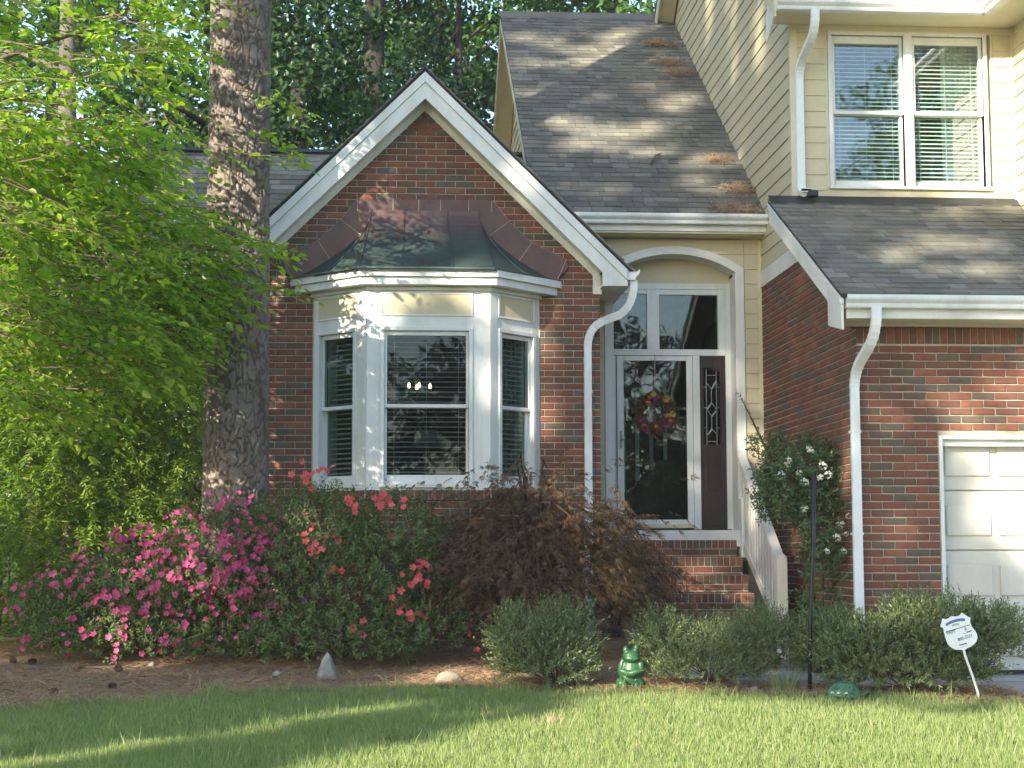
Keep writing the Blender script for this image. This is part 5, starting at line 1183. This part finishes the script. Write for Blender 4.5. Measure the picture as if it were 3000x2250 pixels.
azalea((-2.2, 16.1, .06), [((-2.35,15.95,.55),(.85,.55,.55),1100), ((-1.6,15.85,.85),(.62,.5,.60),760), ((-2.95,16.0,.45),(.5,.45,.42),380), ((-1.2,15.95,.75),(.45,.45,.7),420), ((-2.2,15.8,.25),(.95,.40,.24),700), ((-1.3,15.75,.28),(.6,.35,.26),420)],
       "azalea bush with magenta pink flowers at the foot of the pine trunk", [(.50,.060,.19), (.60,.10,.27), (.40,.045,.15), (.68,.18,.34)], 320, "magenta_petal", more=420, extra=[(-1.55,15.55,1.50,5), (-1.35,15.55,1.36,6), (-1.75,15.5,1.2,6), (-1.62,15.5,1.12,8)])
azalea((-.45, 15.8, .05), [((-.45,15.6,.65),(.85,.55,.66),1250), ((-.75,15.7,1.15),(.55,.45,.52),640), ((.0,15.6,1.15),(.45,.4,.42),440), ((.25,15.5,.40),(.42,.4,.42),360), ((-.5,15.35,.24),(.80,.38,.25),700)],
       "azalea bush with coral red flowers under the bay window", [(.62,.085,.10), (.70,.13,.15), (.52,.06,.08), (.74,.20,.22)], 70, "coral_petal", xmin=-.75, extra=[(.25,15.15,.85,9), (-.75,15.4,1.72,7), (-.84,15.4,1.8,3), (-.12,15.2,1.52,9), (-.35,15.2,1.48,9), (.3,15.2,.5,4)])

# weeping laceleaf maple
mt = thing("laceleaf_maple", (1.35, 16.0, .07), "weeping bronze laceleaf maple mounded before the bay and steps", "tree")
m_ = 1250; d = rvec(m_*2); d = d[d[:, 2] > -.35][:m_]; m_ = len(d)
tier = np.round((d[:, 2]+.35)*5+RNG.normal(size=m_)*.12)/5-.35
C = np.array([1.36, 15.75, .76])+np.stack([d[:, 0]*1.16, d[:, 1]*.62, (d[:, 2]*.40+tier*.60)*.84*(1-.10*np.sin(d[:, 0]*5+1))], 1)*(.52+.48*RNG.random((m_, 1))**.6)+RNG.normal(size=(m_, 3))*np.array([.07,.04,.04])
C[:, 2] = np.where(C[:, 2] < .45, .45+RNG.random(m_)*.6, C[:, 2])
top = RNG.random(m_) < .10; C[top] = np.array([1.25, 15.7, 1.65])+RNG.normal(size=(top.sum(), 3))*np.array([.42, .2, .13])
C = C[(C[:, 2] > .42) & ~((C[:, 2] < .62+.0*C[:, 0]) & (C[:, 0] < .75))]; m_ = len(C)
out = unit(C-np.array([1.38, 15.9, .5]))*np.array([1, 1, .25])
DR = out*.8+np.array([0, -.1, -.22])+RNG.normal(size=(m_, 3))*.25
# a laceleaf: seven thin drooping fingers from one point, five leaves a twig
P, D, Nn = spray_leaves(C, DR, 5, .22+.1*RNG.random(m_), .05, .35, .7); k = 7; n = len(P)
ang = (np.arange(k)-3)*.42; Sd = unit(np.cross(D, Nn)); Dn = unit(D)
DD = (Dn[:, None]*np.cos(ang)[None, :, None]+Sd[:, None]*np.sin(ang)[None, :, None]); DD[..., 2] -= .45
PP = np.repeat(P[:, None], k, 1); NN = np.repeat(Nn[:, None], k, 1); ln = (.095-.018*np.abs(np.arange(k)-3))[None]*(.7+.6*RNG.random((n, 1)))
link("foliage", leaves("foliage", PP.reshape(-1, 3), DD.reshape(-1, 3), NN.reshape(-1, 3), ln.ravel(), .0085, GREENS['maple'], 'narrow'), mt, True, 'stuff')
mb = MB(); mb.tube([(1.35,16.0,0), (1.38,15.97,.4), (1.3,15.9,.85)], [.05,.045,.04], 8)
for i in RNG.integers(0, m_, 60):
    e = C[i]; mb.tube([(1.3,15.9,.8), ((1.3+e[0])/2, (15.9+e[1])/2, max(e[2], .9)+.15), tuple(e)], [.02,.012,.004], 5)
mb.build("trunk", M['twig'], mt, smooth=True)

# small-leaved evergreen shrubs along the bed
def boxshrub(loc, blobs, label, ls=1.0):
    t = thing("evergreen_shrub", loc, label, "shrub", "small-leaved shrubs edging the bed")
    PP = []; DD = []
    for c, r, m in blobs: p, d = shell(m, c, r, -.45, .45); PP.append(p); DD.append(d)
    C, d = np.concatenate(PP), np.concatenate(DD); k = C[:, 2] > gh(C[:, 0], C[:, 1])+.06; C, d = C[k], d[k]
    DR = d*.95+np.array([0, -.05, .50])+RNG.normal(size=C.shape)*.38
    ln = .11+.08*RNG.random(len(C)); big = RNG.random(len(C)) < .05; ln = np.where(big, ln*1.8, ln)
    P, D, Nn = sprigs(C, DR, 15, ln, 0, .62); n = len(P)
    link("foliage", leaves("foliage", P, D, Nn, ls*(.020+.020*RNG.random(n)), ls*(.0075+.005*RNG.random(n)), GREENS['box'], 'narrow'), t, True, 'stuff')
    mb = MB(); stems(mb, loc, [tuple(C[i]) for i in RNG.integers(0, len(C), 40)], .007); mb.build("stem", M['twig'], t, 'stuff')
    return t
boxshrub((1.33,14.05,-.06), [((1.22,13.95,.22),(.36,.32,.24),480), ((1.48,13.95,.33),(.14,.2,.24),150), ((1.0,13.9,.36),(.18,.2,.18),140), ((1.30,13.95,.42),(.12,.14,.18),80), ((1.25,13.85,.10),(.38,.28,.13),340)], "rounded grey-green shrub beneath the maple, beside the frog statue", 1.15)
boxshrub((2.6,13.95,-.06), [((2.50,13.85,.20),(.42,.30,.17),460), ((3.02,13.9,.33),(.26,.26,.20),280), ((2.20,13.75,.34),(.20,.18,.13),170), ((2.8,14.0,.34),(.30,.24,.13),200), ((2.12,13.8,.42),(.08,.1,.12),40), ((2.55,13.75,.08),(.48,.26,.10),420), ((3.12,13.9,.16),(.22,.24,.16),140)], "spreading grey-green shrub in front of the brick steps, beside the metal pole", .95)
boxshrub((4.05,13.3,-.08), [((3.76,13.4,.24),(.42,.34,.25),620), ((4.30,13.35,.34),(.42,.34,.28),640), ((4.70,13.3,.42),(.26,.24,.12),200), ((4.85,13.3,.26),(.16,.2,.10),90), ((3.45,13.55,.36),(.20,.24,.17),150), ((4.10,13.4,.52),(.20,.18,.12),110), ((4.05,13.3,.10),(.66,.30,.14),720)], "largest grey-green shrub behind the security sign", 1.25)
# white flowering shrub on the garage side wall
vt = thing("flowering_shrub", (3.80, 15.4, -.03), "dark glossy shrub with white flower clusters against the garage side wall", "shrub")
bl = [((3.70,15.25,1.72),(.40,.36,.38),520), ((3.50,15.3,1.52),(.22,.25,.26),170), ((3.86,15.1,1.25),(.28,.34,.34),290), ((3.86,15.1,.72),(.22,.3,.4),210), ((3.42,15.45,2.02),(.12,.14,.09),46), ((3.70,15.0,.25),(.25,.25,.25),140), ((3.45,15.2,.22),(.22,.2,.2),90)]
PP, DD = zip(*[shell(m, c, r, -.8, .4) for c, r, m in bl]); C, d = np.concatenate(PP), np.concatenate(DD); k = C[:, 0] < 3.95; C, d = C[k], d[k]
P, D, Nn = sprigs(C, d+np.array([-.1, -.2, .4])+RNG.normal(size=C.shape)*.4, 7, .11, 0, .95); n = len(P); k = P[:, 0] < 3.985; 
link("foliage", leaves("foliage", P[k], D[k], Nn[k], (.034+.022*RNG.random(n))[k], .017, GREENS['vine']), vt, True, 'stuff')
mb = MB()
for a in (((3.85,15.4,-.1), (3.82,15.35,.8), (3.65,15.35,1.6)), ((3.85,15.4,-.1), (3.88,15.3,.7), (3.86,15.2,1.3)), ((3.6,15.4,1.55), (3.45,15.45,1.9), (3.2,15.5,2.45))): mb.tube(arc(*a, n=7), [.022,.02,.018,.015,.012,.008,.004], 6)
mb.build("stem", M['twig'], vt, smooth=True)
P, D, Nn = sprigs(np.array([[3.36,15.46,2.1],[3.31,15.47,2.2],[3.27,15.48,2.3],[3.22,15.49,2.4],[3.19,15.5,2.46]]), np.tile([-.3,-.2,.5], (5, 1)), 5, .06, 0, 1.0)
link("shoot_leaves", leaves("shoot_leaves", P, D, Nn, .04, .017, GREENS['vine']), vt, True, 'stuff')
M['petal'] = m_plain("white_petal", (.75,.78,.68), .6, .3, 0, .05)
wm = MB(); R = random.Random(4)
for q in range(26):
    p = V3(R.gauss(0, 1), R.gauss(0, 1), R.gauss(0, 1)).normalized()*R.uniform(.6, 1); a = p.cross(V3(R.random(), R.random(), R.random())).normalized()*.28; b = p.cross(a).normalized()*.28
    wm.add([p-a, p-b, p+a, p+b], [(0,1,2,3)]); wm.add([p-a*.7+p*.1, p+b*.7+p*.2, p+a*.7+p*.1], [(0,1,2)])
wme = wm.mesh("flower_cluster", M['petal'])
for x, y, z in [(q[0]+.08, q[1]-.12, q[2]) for q in ((3.50,15.0,1.74),(3.55,15.0,1.66),(3.70,14.95,1.80),(3.74,14.95,1.72),(3.67,14.95,1.70),(3.42,15.05,1.86),(3.60,15.0,1.95),(3.35,15.1,1.72),(3.83,14.9,1.28),(3.88,14.9,1.20),(3.80,14.9,1.17),(3.90,14.9,1.36),(3.72,14.95,1.05),(3.86,14.9,1.05),(3.55,15.05,1.42),(3.42,15.1,1.82))]:
    o = link("flower_cluster", wme, vt); o.matrix_basis = Matrix.Translation((x, y, z)) @ Matrix.Rotation(random.random()*6, 4, 'Z') @ Matrix.Scale(.028+.018*random.random(), 4)
# low plants and a tuft
def tuft(loc, label, n, h, mat, cat="grass tuft", w=.008):
    P = np.array(loc)+RNG.normal(size=(n, 3))*np.array([.045, .04, 0]); D = rvec(n)*np.array([.5, .5, 0])+np.array([0, 0, 1.])
    o = link("grass_tuft", leaves("grass_tuft", P, D, rvec(n)*np.array([1, 1, .1]), h*(.6+.5*RNG.random(n)), w, mat, 'strip')); tag(o, label, cat); return o
tuft((-1.38,13.62,-.08), "bright tuft of long grass on the bed edge near the pink azalea", 70, .17, M['grass'])
tuft((3.12,13.5,-.08), "tall strappy grass clump beside the black metal pole", 46, .26, M['grass'], "grass clump", .014)

tuft((1.05,11.65,-.15), "dry tan grass clump standing in the open lawn", 22, .13, M['straw'], "grass clump", .009)
# ================================================================== SMALL THINGS
# black metal pole
mb = MB(); mb.tube([(3.255,13.35,-.2), (3.27,13.33,.5), (3.30,13.31,1.1), (3.315,13.30,1.66)], .0165, 10)
po = mb.build("metal_pole", M['black'], smooth=True); tag(po, "thin black metal pole standing in the bed before the garage wall", "pole")
# iron fence behind the azalea
ft_ = thing("iron_fence", (-2.8, 18.6, .14), "black iron picket fence half hidden behind the pink azalea", "fence")
mb = MB(); mb.box(-6.2, -2.0, 18.58, 18.61, 1.34, 1.375); mb.build("rail", M['black'], ft_)
mb = MB(); mb.box(-6.2, -2.0, 18.58, 18.61, .30, .335); mb.build("rail", M['black'], ft_)
for i in range(34):
    x = -6.15+.122*i; mb = MB(); mb.box(x-.008, x+.008, 18.587, 18.603, .2, 1.46); mb.build("picket", M['black'], ft_)
for x in (-4.16, -2.80, -2.57): mb = MB(); mb.box(x-.022, x+.022, 18.555, 18.579, .1, 2.0 if x > -3 else 1.5); mb.build("post", M['black'], ft_)
# rocks
def rock(loc, r, label, seed, mat, pts=None):
    R = np.random.default_rng(seed); import bmesh
    bm = bmesh.new(); bmesh.ops.create_icosphere(bm, subdivisions=3, radius=1)
    pl = [(Vector(R.normal(size=3)).normalized(), R.uniform(.62, .9)) for _ in range(9)]
    for v in bm.verts:
        p = v.co.copy()
        for nn, dd in pl:
            e = p.dot(nn)-dd
            if e > 0: p -= nn*e*.92
        if pts: 
            k = max(0, (p.z+.2)); p.x *= 1-.62*min(k, 1.2); p.y *= 1-.55*min(k, 1.2)
        v.co = Vector((p.x*r[0], p.y*r[1], p.z*r[2]))
    me = bpy.data.meshes.new("rock"); bm.to_mesh(me); bm.free(); me.materials.append(mat)
    o = link("rock", me); o.location = loc; o.rotation_euler = (0, 0, R.random()*6); return tag(o, label, "rock")
M['rock'] = m_plain("pale_fieldstone", (.33,.31,.27), .9, .2, 0, .28, 9, .6); M['rockb'] = m_plain("brown_fieldstone", (.27,.22,.165), .9, .2, 0, .3, 9, .6)
rock((-.55,14.62,.06), (.12,.09,.17), "upright pointed pale stone at the edge of the pink azalea", 3, M['rock'], True)
rock((.46,14.2,-.02), (.125,.10,.10), "rounded tan stone lying alone in the pine straw", 8, M['rockb'])
rock((-.98,14.8,.0), (.06,.05,.05), "small grey stone to one side of the pointed stone", 5, M['rock'])
rock((2.86,13.55,-.05), (.045,.035,.035), "small pale stone in front of the spreading shrub", 12, M['rock'])
rock((-2.15,15.55,.04), (.06,.05,.05), "small pale stone under the pink azalea", 14, M['rock'])
# pine cones
pc = MB(); R = random.Random(2)
pc.lathe([(.10,-.9),(.45,-.6),(.55,-.1),(.42,.5),(.10,1.0)], (0,0,0), 9)
for i in range(70):
    h = -.85+1.75*i/70; r = .62*math.sin(min(max((h+1)/2, .05), .97)*math.pi)**.7; a = i*2.4; d = V3(math.cos(a), math.sin(a), .35); s = V3(-math.sin(a), math.cos(a), 0)
    p = V3(math.cos(a)*r*.55, math.sin(a)*r*.55, h); pc.add([p-s*.10, p+s*.10, p+d*.42+s*.13, p+d*.42-s*.13], [(0,1,2,3)])
pcm = pc.mesh("pine_cone", m_plain("dry_cone_scale", (.10,.065,.045), .8, .2))
for i, (x, y, lb) in enumerate(((-3.42,15.85,"pine cone farthest to the edge of the straw beside the cypress"), (-3.24,15.78,"pine cone next to the outermost cone in the straw"), (-2.72,15.15,"pine cone by the fallen twig on the straw"), (-2.36,15.1,"pine cone beyond the fallen twig, below the pink flowers"), (-2.24,14.05,"pine cone nearest to the azalea on the lawn edge"), (-2.62,13.62,"pine cone resting where straw meets shaded grass"))):
    o = link("pine_cone", pcm); o.location = (x, y, float(gh(x, y))+.05); o.rotation_euler = (1.4, 0, i*1.3); o.scale = (.042,)*3; tag(o, lb, "pine cone", "pine cones fallen in the straw")
mb = MB(); mb.tube([(-3.2,15.2,.05), (-2.9,15.15,.06), (-2.55,15.2,.06), (-2.2,15.25,.05)], [.010,.013,.011,.005], 6); tag(mb.build("fallen_twig", M['bark']), "pale fallen twig lying across the pine straw", "twig")
# frog statue
def blob(name, balls, mat, vox=.010, smooth=6):
    import bmesh
    bm = bmesh.new()
    for c, r, *rot in balls:
        m = Matrix.Translation(c) @ (Matrix.Rotation(rot[0], 4, rot[1]) if rot else Matrix()) @ Matrix.Diagonal((*r, 1)); bmesh.ops.create_uvsphere(bm, u_segments=18, v_segments=12, radius=1, matrix=m)
    me = bpy.data.meshes.new(name); bm.to_mesh(me); bm.free(); me.materials.append(mat); o = link(name, me)
    r = o.modifiers.new("fuse", 'REMESH'); r.mode = 'VOXEL'; r.voxel_size = vox; r.use_smooth_shade = True
    s = o.modifiers.new("soft", 'SMOOTH'); s.iterations = smooth; s.factor = .5; return o
M['frog'] = m_plain("green_glazed_resin", (.025,.085,.032), .38, .45, 0, .35, 7, .15)
fg = [((0,.02,.16),(.085,.075,.13)), ((-.005,-.01,.285),(.072,.066,.055)), ((-.048,-.02,.335),(.026,.03,.034)), ((.035,-.015,.352),(.026,.03,.036)), ((.0,-.05,.27),(.062,.035,.028)),
      ((-.078,.0,.20),(.027,.03,.075),.15,'Y'), ((.078,.0,.20),(.027,.03,.075),-.15,'Y'), ((-.03,-.075,.155),(.07,.024,.024),.35,'Y'), ((.03,-.08,.165),(.075,.024,.024),-.30,'Y'),
      ((-.075,-.03,.07),(.045,.075,.05)), ((.078,-.03,.07),(.045,.075,.05)), ((-.05,-.085,.05),(.03,.035,.055)), ((.05,-.085,.05),(.03,.035,.055)), ((-.055,-.12,.012),(.038,.05,.016)), ((.055,-.12,.012),(.038,.05,.016))]
o = blob("frog_statue", fg, M['frog'], .007, 4); o.location = (1.885, 13.66, -.065); o.rotation_euler = (0, .05, -.15); tag(o, "glossy green seated frog statue with folded arms", "statue")
# turtle ornament
tt = thing("turtle_ornament", (3.42, 12.93, -.10), "green turtle ornament lying at the lawn edge below the metal pole", "ornament")
M['shell'] = m_plain("mottled_green_resin", (.08,.21,.10), .5, .5, 0, .45, 18, .3)
mb = MB(); mb.lathe([(.125,.045),(.128,.06),(.118,.10),(.09,.135),(.05,.155),(.01,.160)], (3.42,12.93,-.10), 22); sh = mb.build("shell", M['shell'], tt, smooth=True)
for k, (a, z, r) in enumerate(((-2.6,.085,.121),(-2.15,.085,.121),(-1.7,.085,.121),(-1.2,.085,.121),(-2.3,.125,.095),(-1.5,.125,.095))):
    mb = MB(); p = V3(3.42+math.cos(a)*r, 12.93+math.sin(a)*r, -.10+z); mb.lathe([(.017,-.004),(.014,.006),(.004,.010)], p, 8); mb.build("scute", M['white'] if k < 3 else M['shell'], sh, smooth=True)
b = blob("body", [((3.42,12.93,-.055),(.115,.11,.035)), ((3.56,12.90,-.035),(.05,.038,.036)), ((3.59,12.88,-.015),(.026,.024,.03)), ((3.50,12.84,-.065),(.05,.035,.03)), ((3.34,12.84,-.065),(.05,.035,.03)), ((3.32,13.0,-.065),(.05,.035,.03)), ((3.29,12.92,-.06),(.03,.015,.015))], M['frog'], .008, 4)
b.parent = tt; b.matrix_parent_inverse = Matrix.Translation(-Vector(tt.location))
# security sign
sg = thing("security_sign", (4.445, 12.86, -.12), "shield-shaped white security sign leaning on its post by the driveway", "sign")
SC = Vector((4.305, 12.87, .43)); TI = math.radians(14)
pxm = .0000316*0+160/1896/5000*12.87   # one zoomed pixel in metres
outl_ = [(345,640),(385,520),(430,355),(540,380),(640,355),(740,275),(860,285),(960,280),(1050,240),(1130,165),(1220,220),(1330,290),(1430,330),(1415,430),(1425,540),(1480,660),(1590,790),(1650,920),(1660,1040),(1620,1160),(1530,1260),(1410,1340),(1290,1390),(1200,1450),(1160,1470),(1060,1445),(960,1450),(860,1440),(760,1400),(660,1320),(590,1240),(540,1120),(500,960),(460,800),(440,680)]
cxp, cyp = 1010, 850
tp = lambda p, n=0.: V3(SC.x+(p[0]-cxp)*pxm, SC.y-n, SC.z-(p[1]-cyp)*pxm)
M['signwhite'] = m_plain("white_sign_plastic", (.80,.82,.84), .35, .4, 0, .04); M['ink'] = m_plain("dark_print_ink", (.03,.035,.045), .5, .3, 0, .05); M['blueink'] = m_plain("blue_print_ink", (.10,.16,.42), .5, .3, 0, .1); M['greyink'] = m_plain("grey_print_ink", (.42,.45,.50), .5, .3, 0, .1)
def plate(name, outline, n0, th, mat, par):
    mb = MB(); mb.prism([tp(p, n0) for p in outline], (0, -th, 0)); return mb.build(name, mat, par)
plate("sign_panel", outl_, 0, .006, M['signwhite'], sg)
def stroke(pts, w, mat, name="printing"):
    mb = MB()
    for a, b in zip(pts, pts[1:]):
        a_, b_ = V3(*a, 0), V3(*b, 0); d = (b_-a_).normalized(); s = V3(-d.y, d.x, 0)*w/2
        q = [a_-s, b_-s, b_+s, a_+s]; mb.add([tp((p.x, p.y), .0075) for p in q], [(0,1,2,3)])
    return mb.build(name, mat, sg)
stroke([(540,590),(640,520),(800,460),(960,415),(1120,400),(1230,410)], 95, M['blueink'], "banner")
stroke([(760,610),(880,565),(1010,560)], 70, M['greyink']); stroke([(540,820),(900,725),(1390,580)], 26, M['ink'])
stroke([(1275,840),(1460,780)], 34, M['ink']); stroke([(1150,890),(1240,865)], 22, M['greyink']); stroke([(990,1290),(1270,1225)], 34, M['ink']); stroke([(1020,1375),(1290,1305)], 14, M['greyink'])
def text(s, p, size, rot, mat):
    cu = bpy.data.curves.new("lettering", 'FONT'); cu.body = s; cu.size = size; cu.align_x = 'LEFT'; cu.extrude = .0004; cu.materials.append(mat)
    tmp = bpy.data.objects.new('tmp', cu); COL.objects.link(tmp); me = bpy.data.meshes.new_from_object(tmp.evaluated_get(bpy.context.evaluated_depsgraph_get())); bpy.data.objects.remove(tmp); me.materials.clear(); me.materials.append(mat); o = link("lettering", me, sg); m = Matrix.Translation(tp(p, .0078)) @ Matrix.Rotation(math.pi/2, 4, 'X') @ Matrix.Rotation(rot, 4, 'Z'); o.matrix_basis = m
text("800-3221", (960,1150), .032, .30, M['ink']); text("VAPT", (560,930), .032, .26, M['ink']); text("R", (1210,790), .034, .30, M['ink'])
mb = MB(); mb.tube([tp((1170,1440), -.004), (4.35,12.87,.25), (4.40,12.865,.10), (4.435,12.86,-.02), (4.455,12.86,-.2)], .010, 8); mb.build("post", M['whiteold'], sg, smooth=True)
# wreath on the storm door
wc = V3(2.835, 18.43, 2.555)
wt_ = thing("autumn_wreath", wc, "autumn wreath of leaves and little pumpkins hanging on the storm door", "wreath")
wl = m_leaf("autumn_leaf", [(.12,.04,.03), (.17,.075,.03), (.08,.045,.03), (.14,.10,.045), (.07,.075,.04), (.13,.04,.055)], .3, .6, .3)
n = 560; a = RNG.random(n)*2*np.pi; rr = .155+RNG.normal(size=n)*.028
P = np.stack([wc.x+np.cos(a)*rr, wc.y-.01-.04*RNG.random(n), wc.z+np.sin(a)*rr], 1); D = np.stack([np.cos(a+.9), -.5+0*a, np.sin(a+.9)], 1)+RNG.normal(size=(n, 3))*.45
link("leaves", leaves("leaves", P, D, rvec(n)*.6+np.array([0, -1, 0]), .05+.045*RNG.random(n), .030, wl), wt_, True, 'stuff')
mb = MB(); k = 28; mb.tube([(wc.x+.155*math.cos(i*2*math.pi/k), wc.y-.01, wc.z+.155*math.sin(i*2*math.pi/k)) for i in range(k+1)], .03, 7); mb.build("vine_ring", M['twig'], wt_)
M['pump'] = m_plain("orange_gourd", (.36,.125,.04), .5, .4, 0, .2, 12); M['yel'] = m_plain("yellow_petal", (.36,.24,.06), .6, .3, 0, .15); M['pur'] = m_plain("purple_petal", (.16,.05,.10), .6, .3, 0, .15)
def pumpkin(x, z, r):
    mb = MB(); seg = 20; b = []; prof = [(-.75,.35),(-.6,.75),(-.2,1),(.25,.98),(.6,.72),(.72,.3)]
    for h, q in prof:
        for j in range(seg): th = 2*math.pi*j/seg; w = q*(1-.09*(j % 4 == 0)); b.append((wc.x+x+r*w*math.cos(th), wc.y-.055+r*w*math.sin(th), wc.z+z+r*h))
    mb.add(b, [(i*seg+j, i*seg+(j+1) % seg, (i+1)*seg+(j+1) % seg, (i+1)*seg+j) for i in range(5) for j in range(seg)]+[tuple(range(seg))[::-1], tuple(range(5*seg, 6*seg))])
    o = mb.build("pumpkin", M['pump'], wt_, smooth=True); mb = MB(); mb.tube([(wc.x+x, wc.y-.055, wc.z+z+r*.68), (wc.x+x+.006, wc.y-.06, wc.z+z+r*1.1)], .006, 5); mb.build("stalk", M['twig'], o)
for x, z, r in ((-.075,.105,.034), (-.06,.16,.026), (.14,-.035,.034), (.005,-.155,.036), (-.125,-.14,.032), (.165,-.09,.026)): pumpkin(x, z, r)
def bloom(x, z, r, mat):
    mb = MB()
    for q in range(9):
        a = q*.7; ca, sa = math.cos(a), math.sin(a); mb.add([(wc.x+x, wc.y-.07, wc.z+z), (wc.x+x+r*(.6*ca-.25*sa), wc.y-.085, wc.z+z+r*(.6*sa+.25*ca)), (wc.x+x+r*ca, wc.y-.075, wc.z+z+r*sa), (wc.x+x+r*(.6*ca+.25*sa), wc.y-.085, wc.z+z+r*(.6*sa-.25*ca))], [(0,1,2,3)])
    mb.build("bloom", mat, wt_)
for x, z, r, c in ((.01,.165,.05,'pur'), (.125,.15,.05,'yel'), (-.165,-.08,.05,'pur'), (.12,-.13,.05,'pur'), (-.09,-.20,.05,'pur'), (-.02,.20,.04,'yel'), (.19,-.02,.045,'yel')): bloom(x, z, r, M[c])
mb = MB(); mb.tube([(2.85,18.466,3.20), (2.85,18.445,3.185), (2.848,18.44,3.0), (2.84,18.43,2.73)], .01, 4, (.026, .004)); mb.build("hanger", M['brass'], wt_)
# lamps in the dining room
ch = thing("chandelier", (.29, 19.5, 3.6), "dark chandelier with glowing bulbs seen through the bay blinds", "chandelier")
mb = MB(); mb.tube([(.29,19.5,3.7), (.29,19.5,2.86)], .012, 6)
bp = [(.17,19.42), (.26,19.62), (.285,19.38), (.41,19.5)]
for x, y in bp: mb.tube(arc((.29,19.5,2.88), ((.29+x)/2, (19.5+y)/2, 2.78), (x, y, 2.90)), .007, 5)
mb.build("arm", M['black'], ch)
for x, y in bp: mb = MB(); mb.lathe([(.012,0),(.017,.018),(.013,.045),(.003,.062)], (x, y, 2.915), 8); mb.build("bulb", M['bulb'], ch, smooth=True)
lp = thing("table_lamp", (.36, 19.0, 1.9), "table lamp with a pale drum shade inside the bay window", "lamp")
mb = MB(); mb.lathe([(.07,1.2),(.03,1.23),(.025,2.2)], (.36,19,0), 12); mb.build("base", M['brass'], lp)
mb = MB(); mb.lathe([(.155,2.22),(.125,2.40)], (.36,19,0), 20); mb.build("shade", M['curtain'], lp, smooth=True)
mb = MB(); mb.box(-.6, 1.3, 18.6, 19.5, 1.17, 1.2); mb.box(-.55, -.48, 18.65, 18.72, .9, 1.169); mb.box(1.18, 1.25, 18.65, 18.72, .9, 1.169); tag(mb.build("side_table", M['darkwood']), "dark table in the room behind the bay window", "table")
# needle litter and a twig on the roofs
def clump(x, y, n, sx, label, extra=0):
    z = rz(y)+.02; a = RNG.random(n)*6.28; du = RNG.normal(size=n)*sx; dv = RNG.normal(size=n)*sx*.6
    P = np.stack([x+du, y+dv, z+dv*ESL+.015+.03*RNG.random(n)], 1); D = np.stack([np.cos(a), np.sin(a)*.8, np.sin(a)*.5+RNG.normal(size=n)*.2], 1)
    o = link("needle_clump", leaves("needle_clump", P, D, rvec(n)*.4+np.array([0, -.5, .8]), .09+.08*RNG.random(n), .006, M['straw'], 'strip')); tag(o, label, "pine needles", "clumps of pine needles on the entry roof"); return o
clump(3.60, 22.75, 420, .11, "orange needle clump highest on the entry roof"); clump(3.62, 22.1, 300, .085, "needle clump just below the highest one on the entry roof"); clump(3.72, 21.75, 260, .09, "needle clump third from the top by the side wall")
clump(3.70, 19.18, 160, .07, "thin needle clump halfway down the entry roof"); clump(3.82, 18.42, 300, .10, "needle clump just above the entry gutter"); clump(3.66, 17.95, 420, .11, "needle pile collected along the entry gutter")
mb = MB(); mb.tube([(2.92,19.05,rz(19.05)+.02), (3.0,19.2,rz(19.2)+.06), (3.08,19.28,rz(19.28)+.05)], [.012,.012,.005], 6); mb.tube([(3.0,19.2,rz(19.2)+.06), (3.15,19.2,rz(19.2)+.05)], [.008,.003], 5); tag(mb.build("roof_twig", M['twig']), "broken brown twig resting on the entry roof shingles", "twig")
# thin volume added to lift the dark shadows, like glare in a lens
m, t = new_mat("shadow_lift_haze"); pv = N(t, "ShaderNodeVolumePrincipled"); pv.inputs['Density'].default_value = .0006; pv.inputs['Color'].default_value = (.92, .95, .97, 1)
o = N(t, "ShaderNodeOutputMaterial"); t.links.new(pv.outputs[0], o.inputs['Volume'])
mb = MB(); mb.box(-60, 60, -50, 80, -3.5, 27); mb.build("shadow_lift_box", m, None, 'stuff')
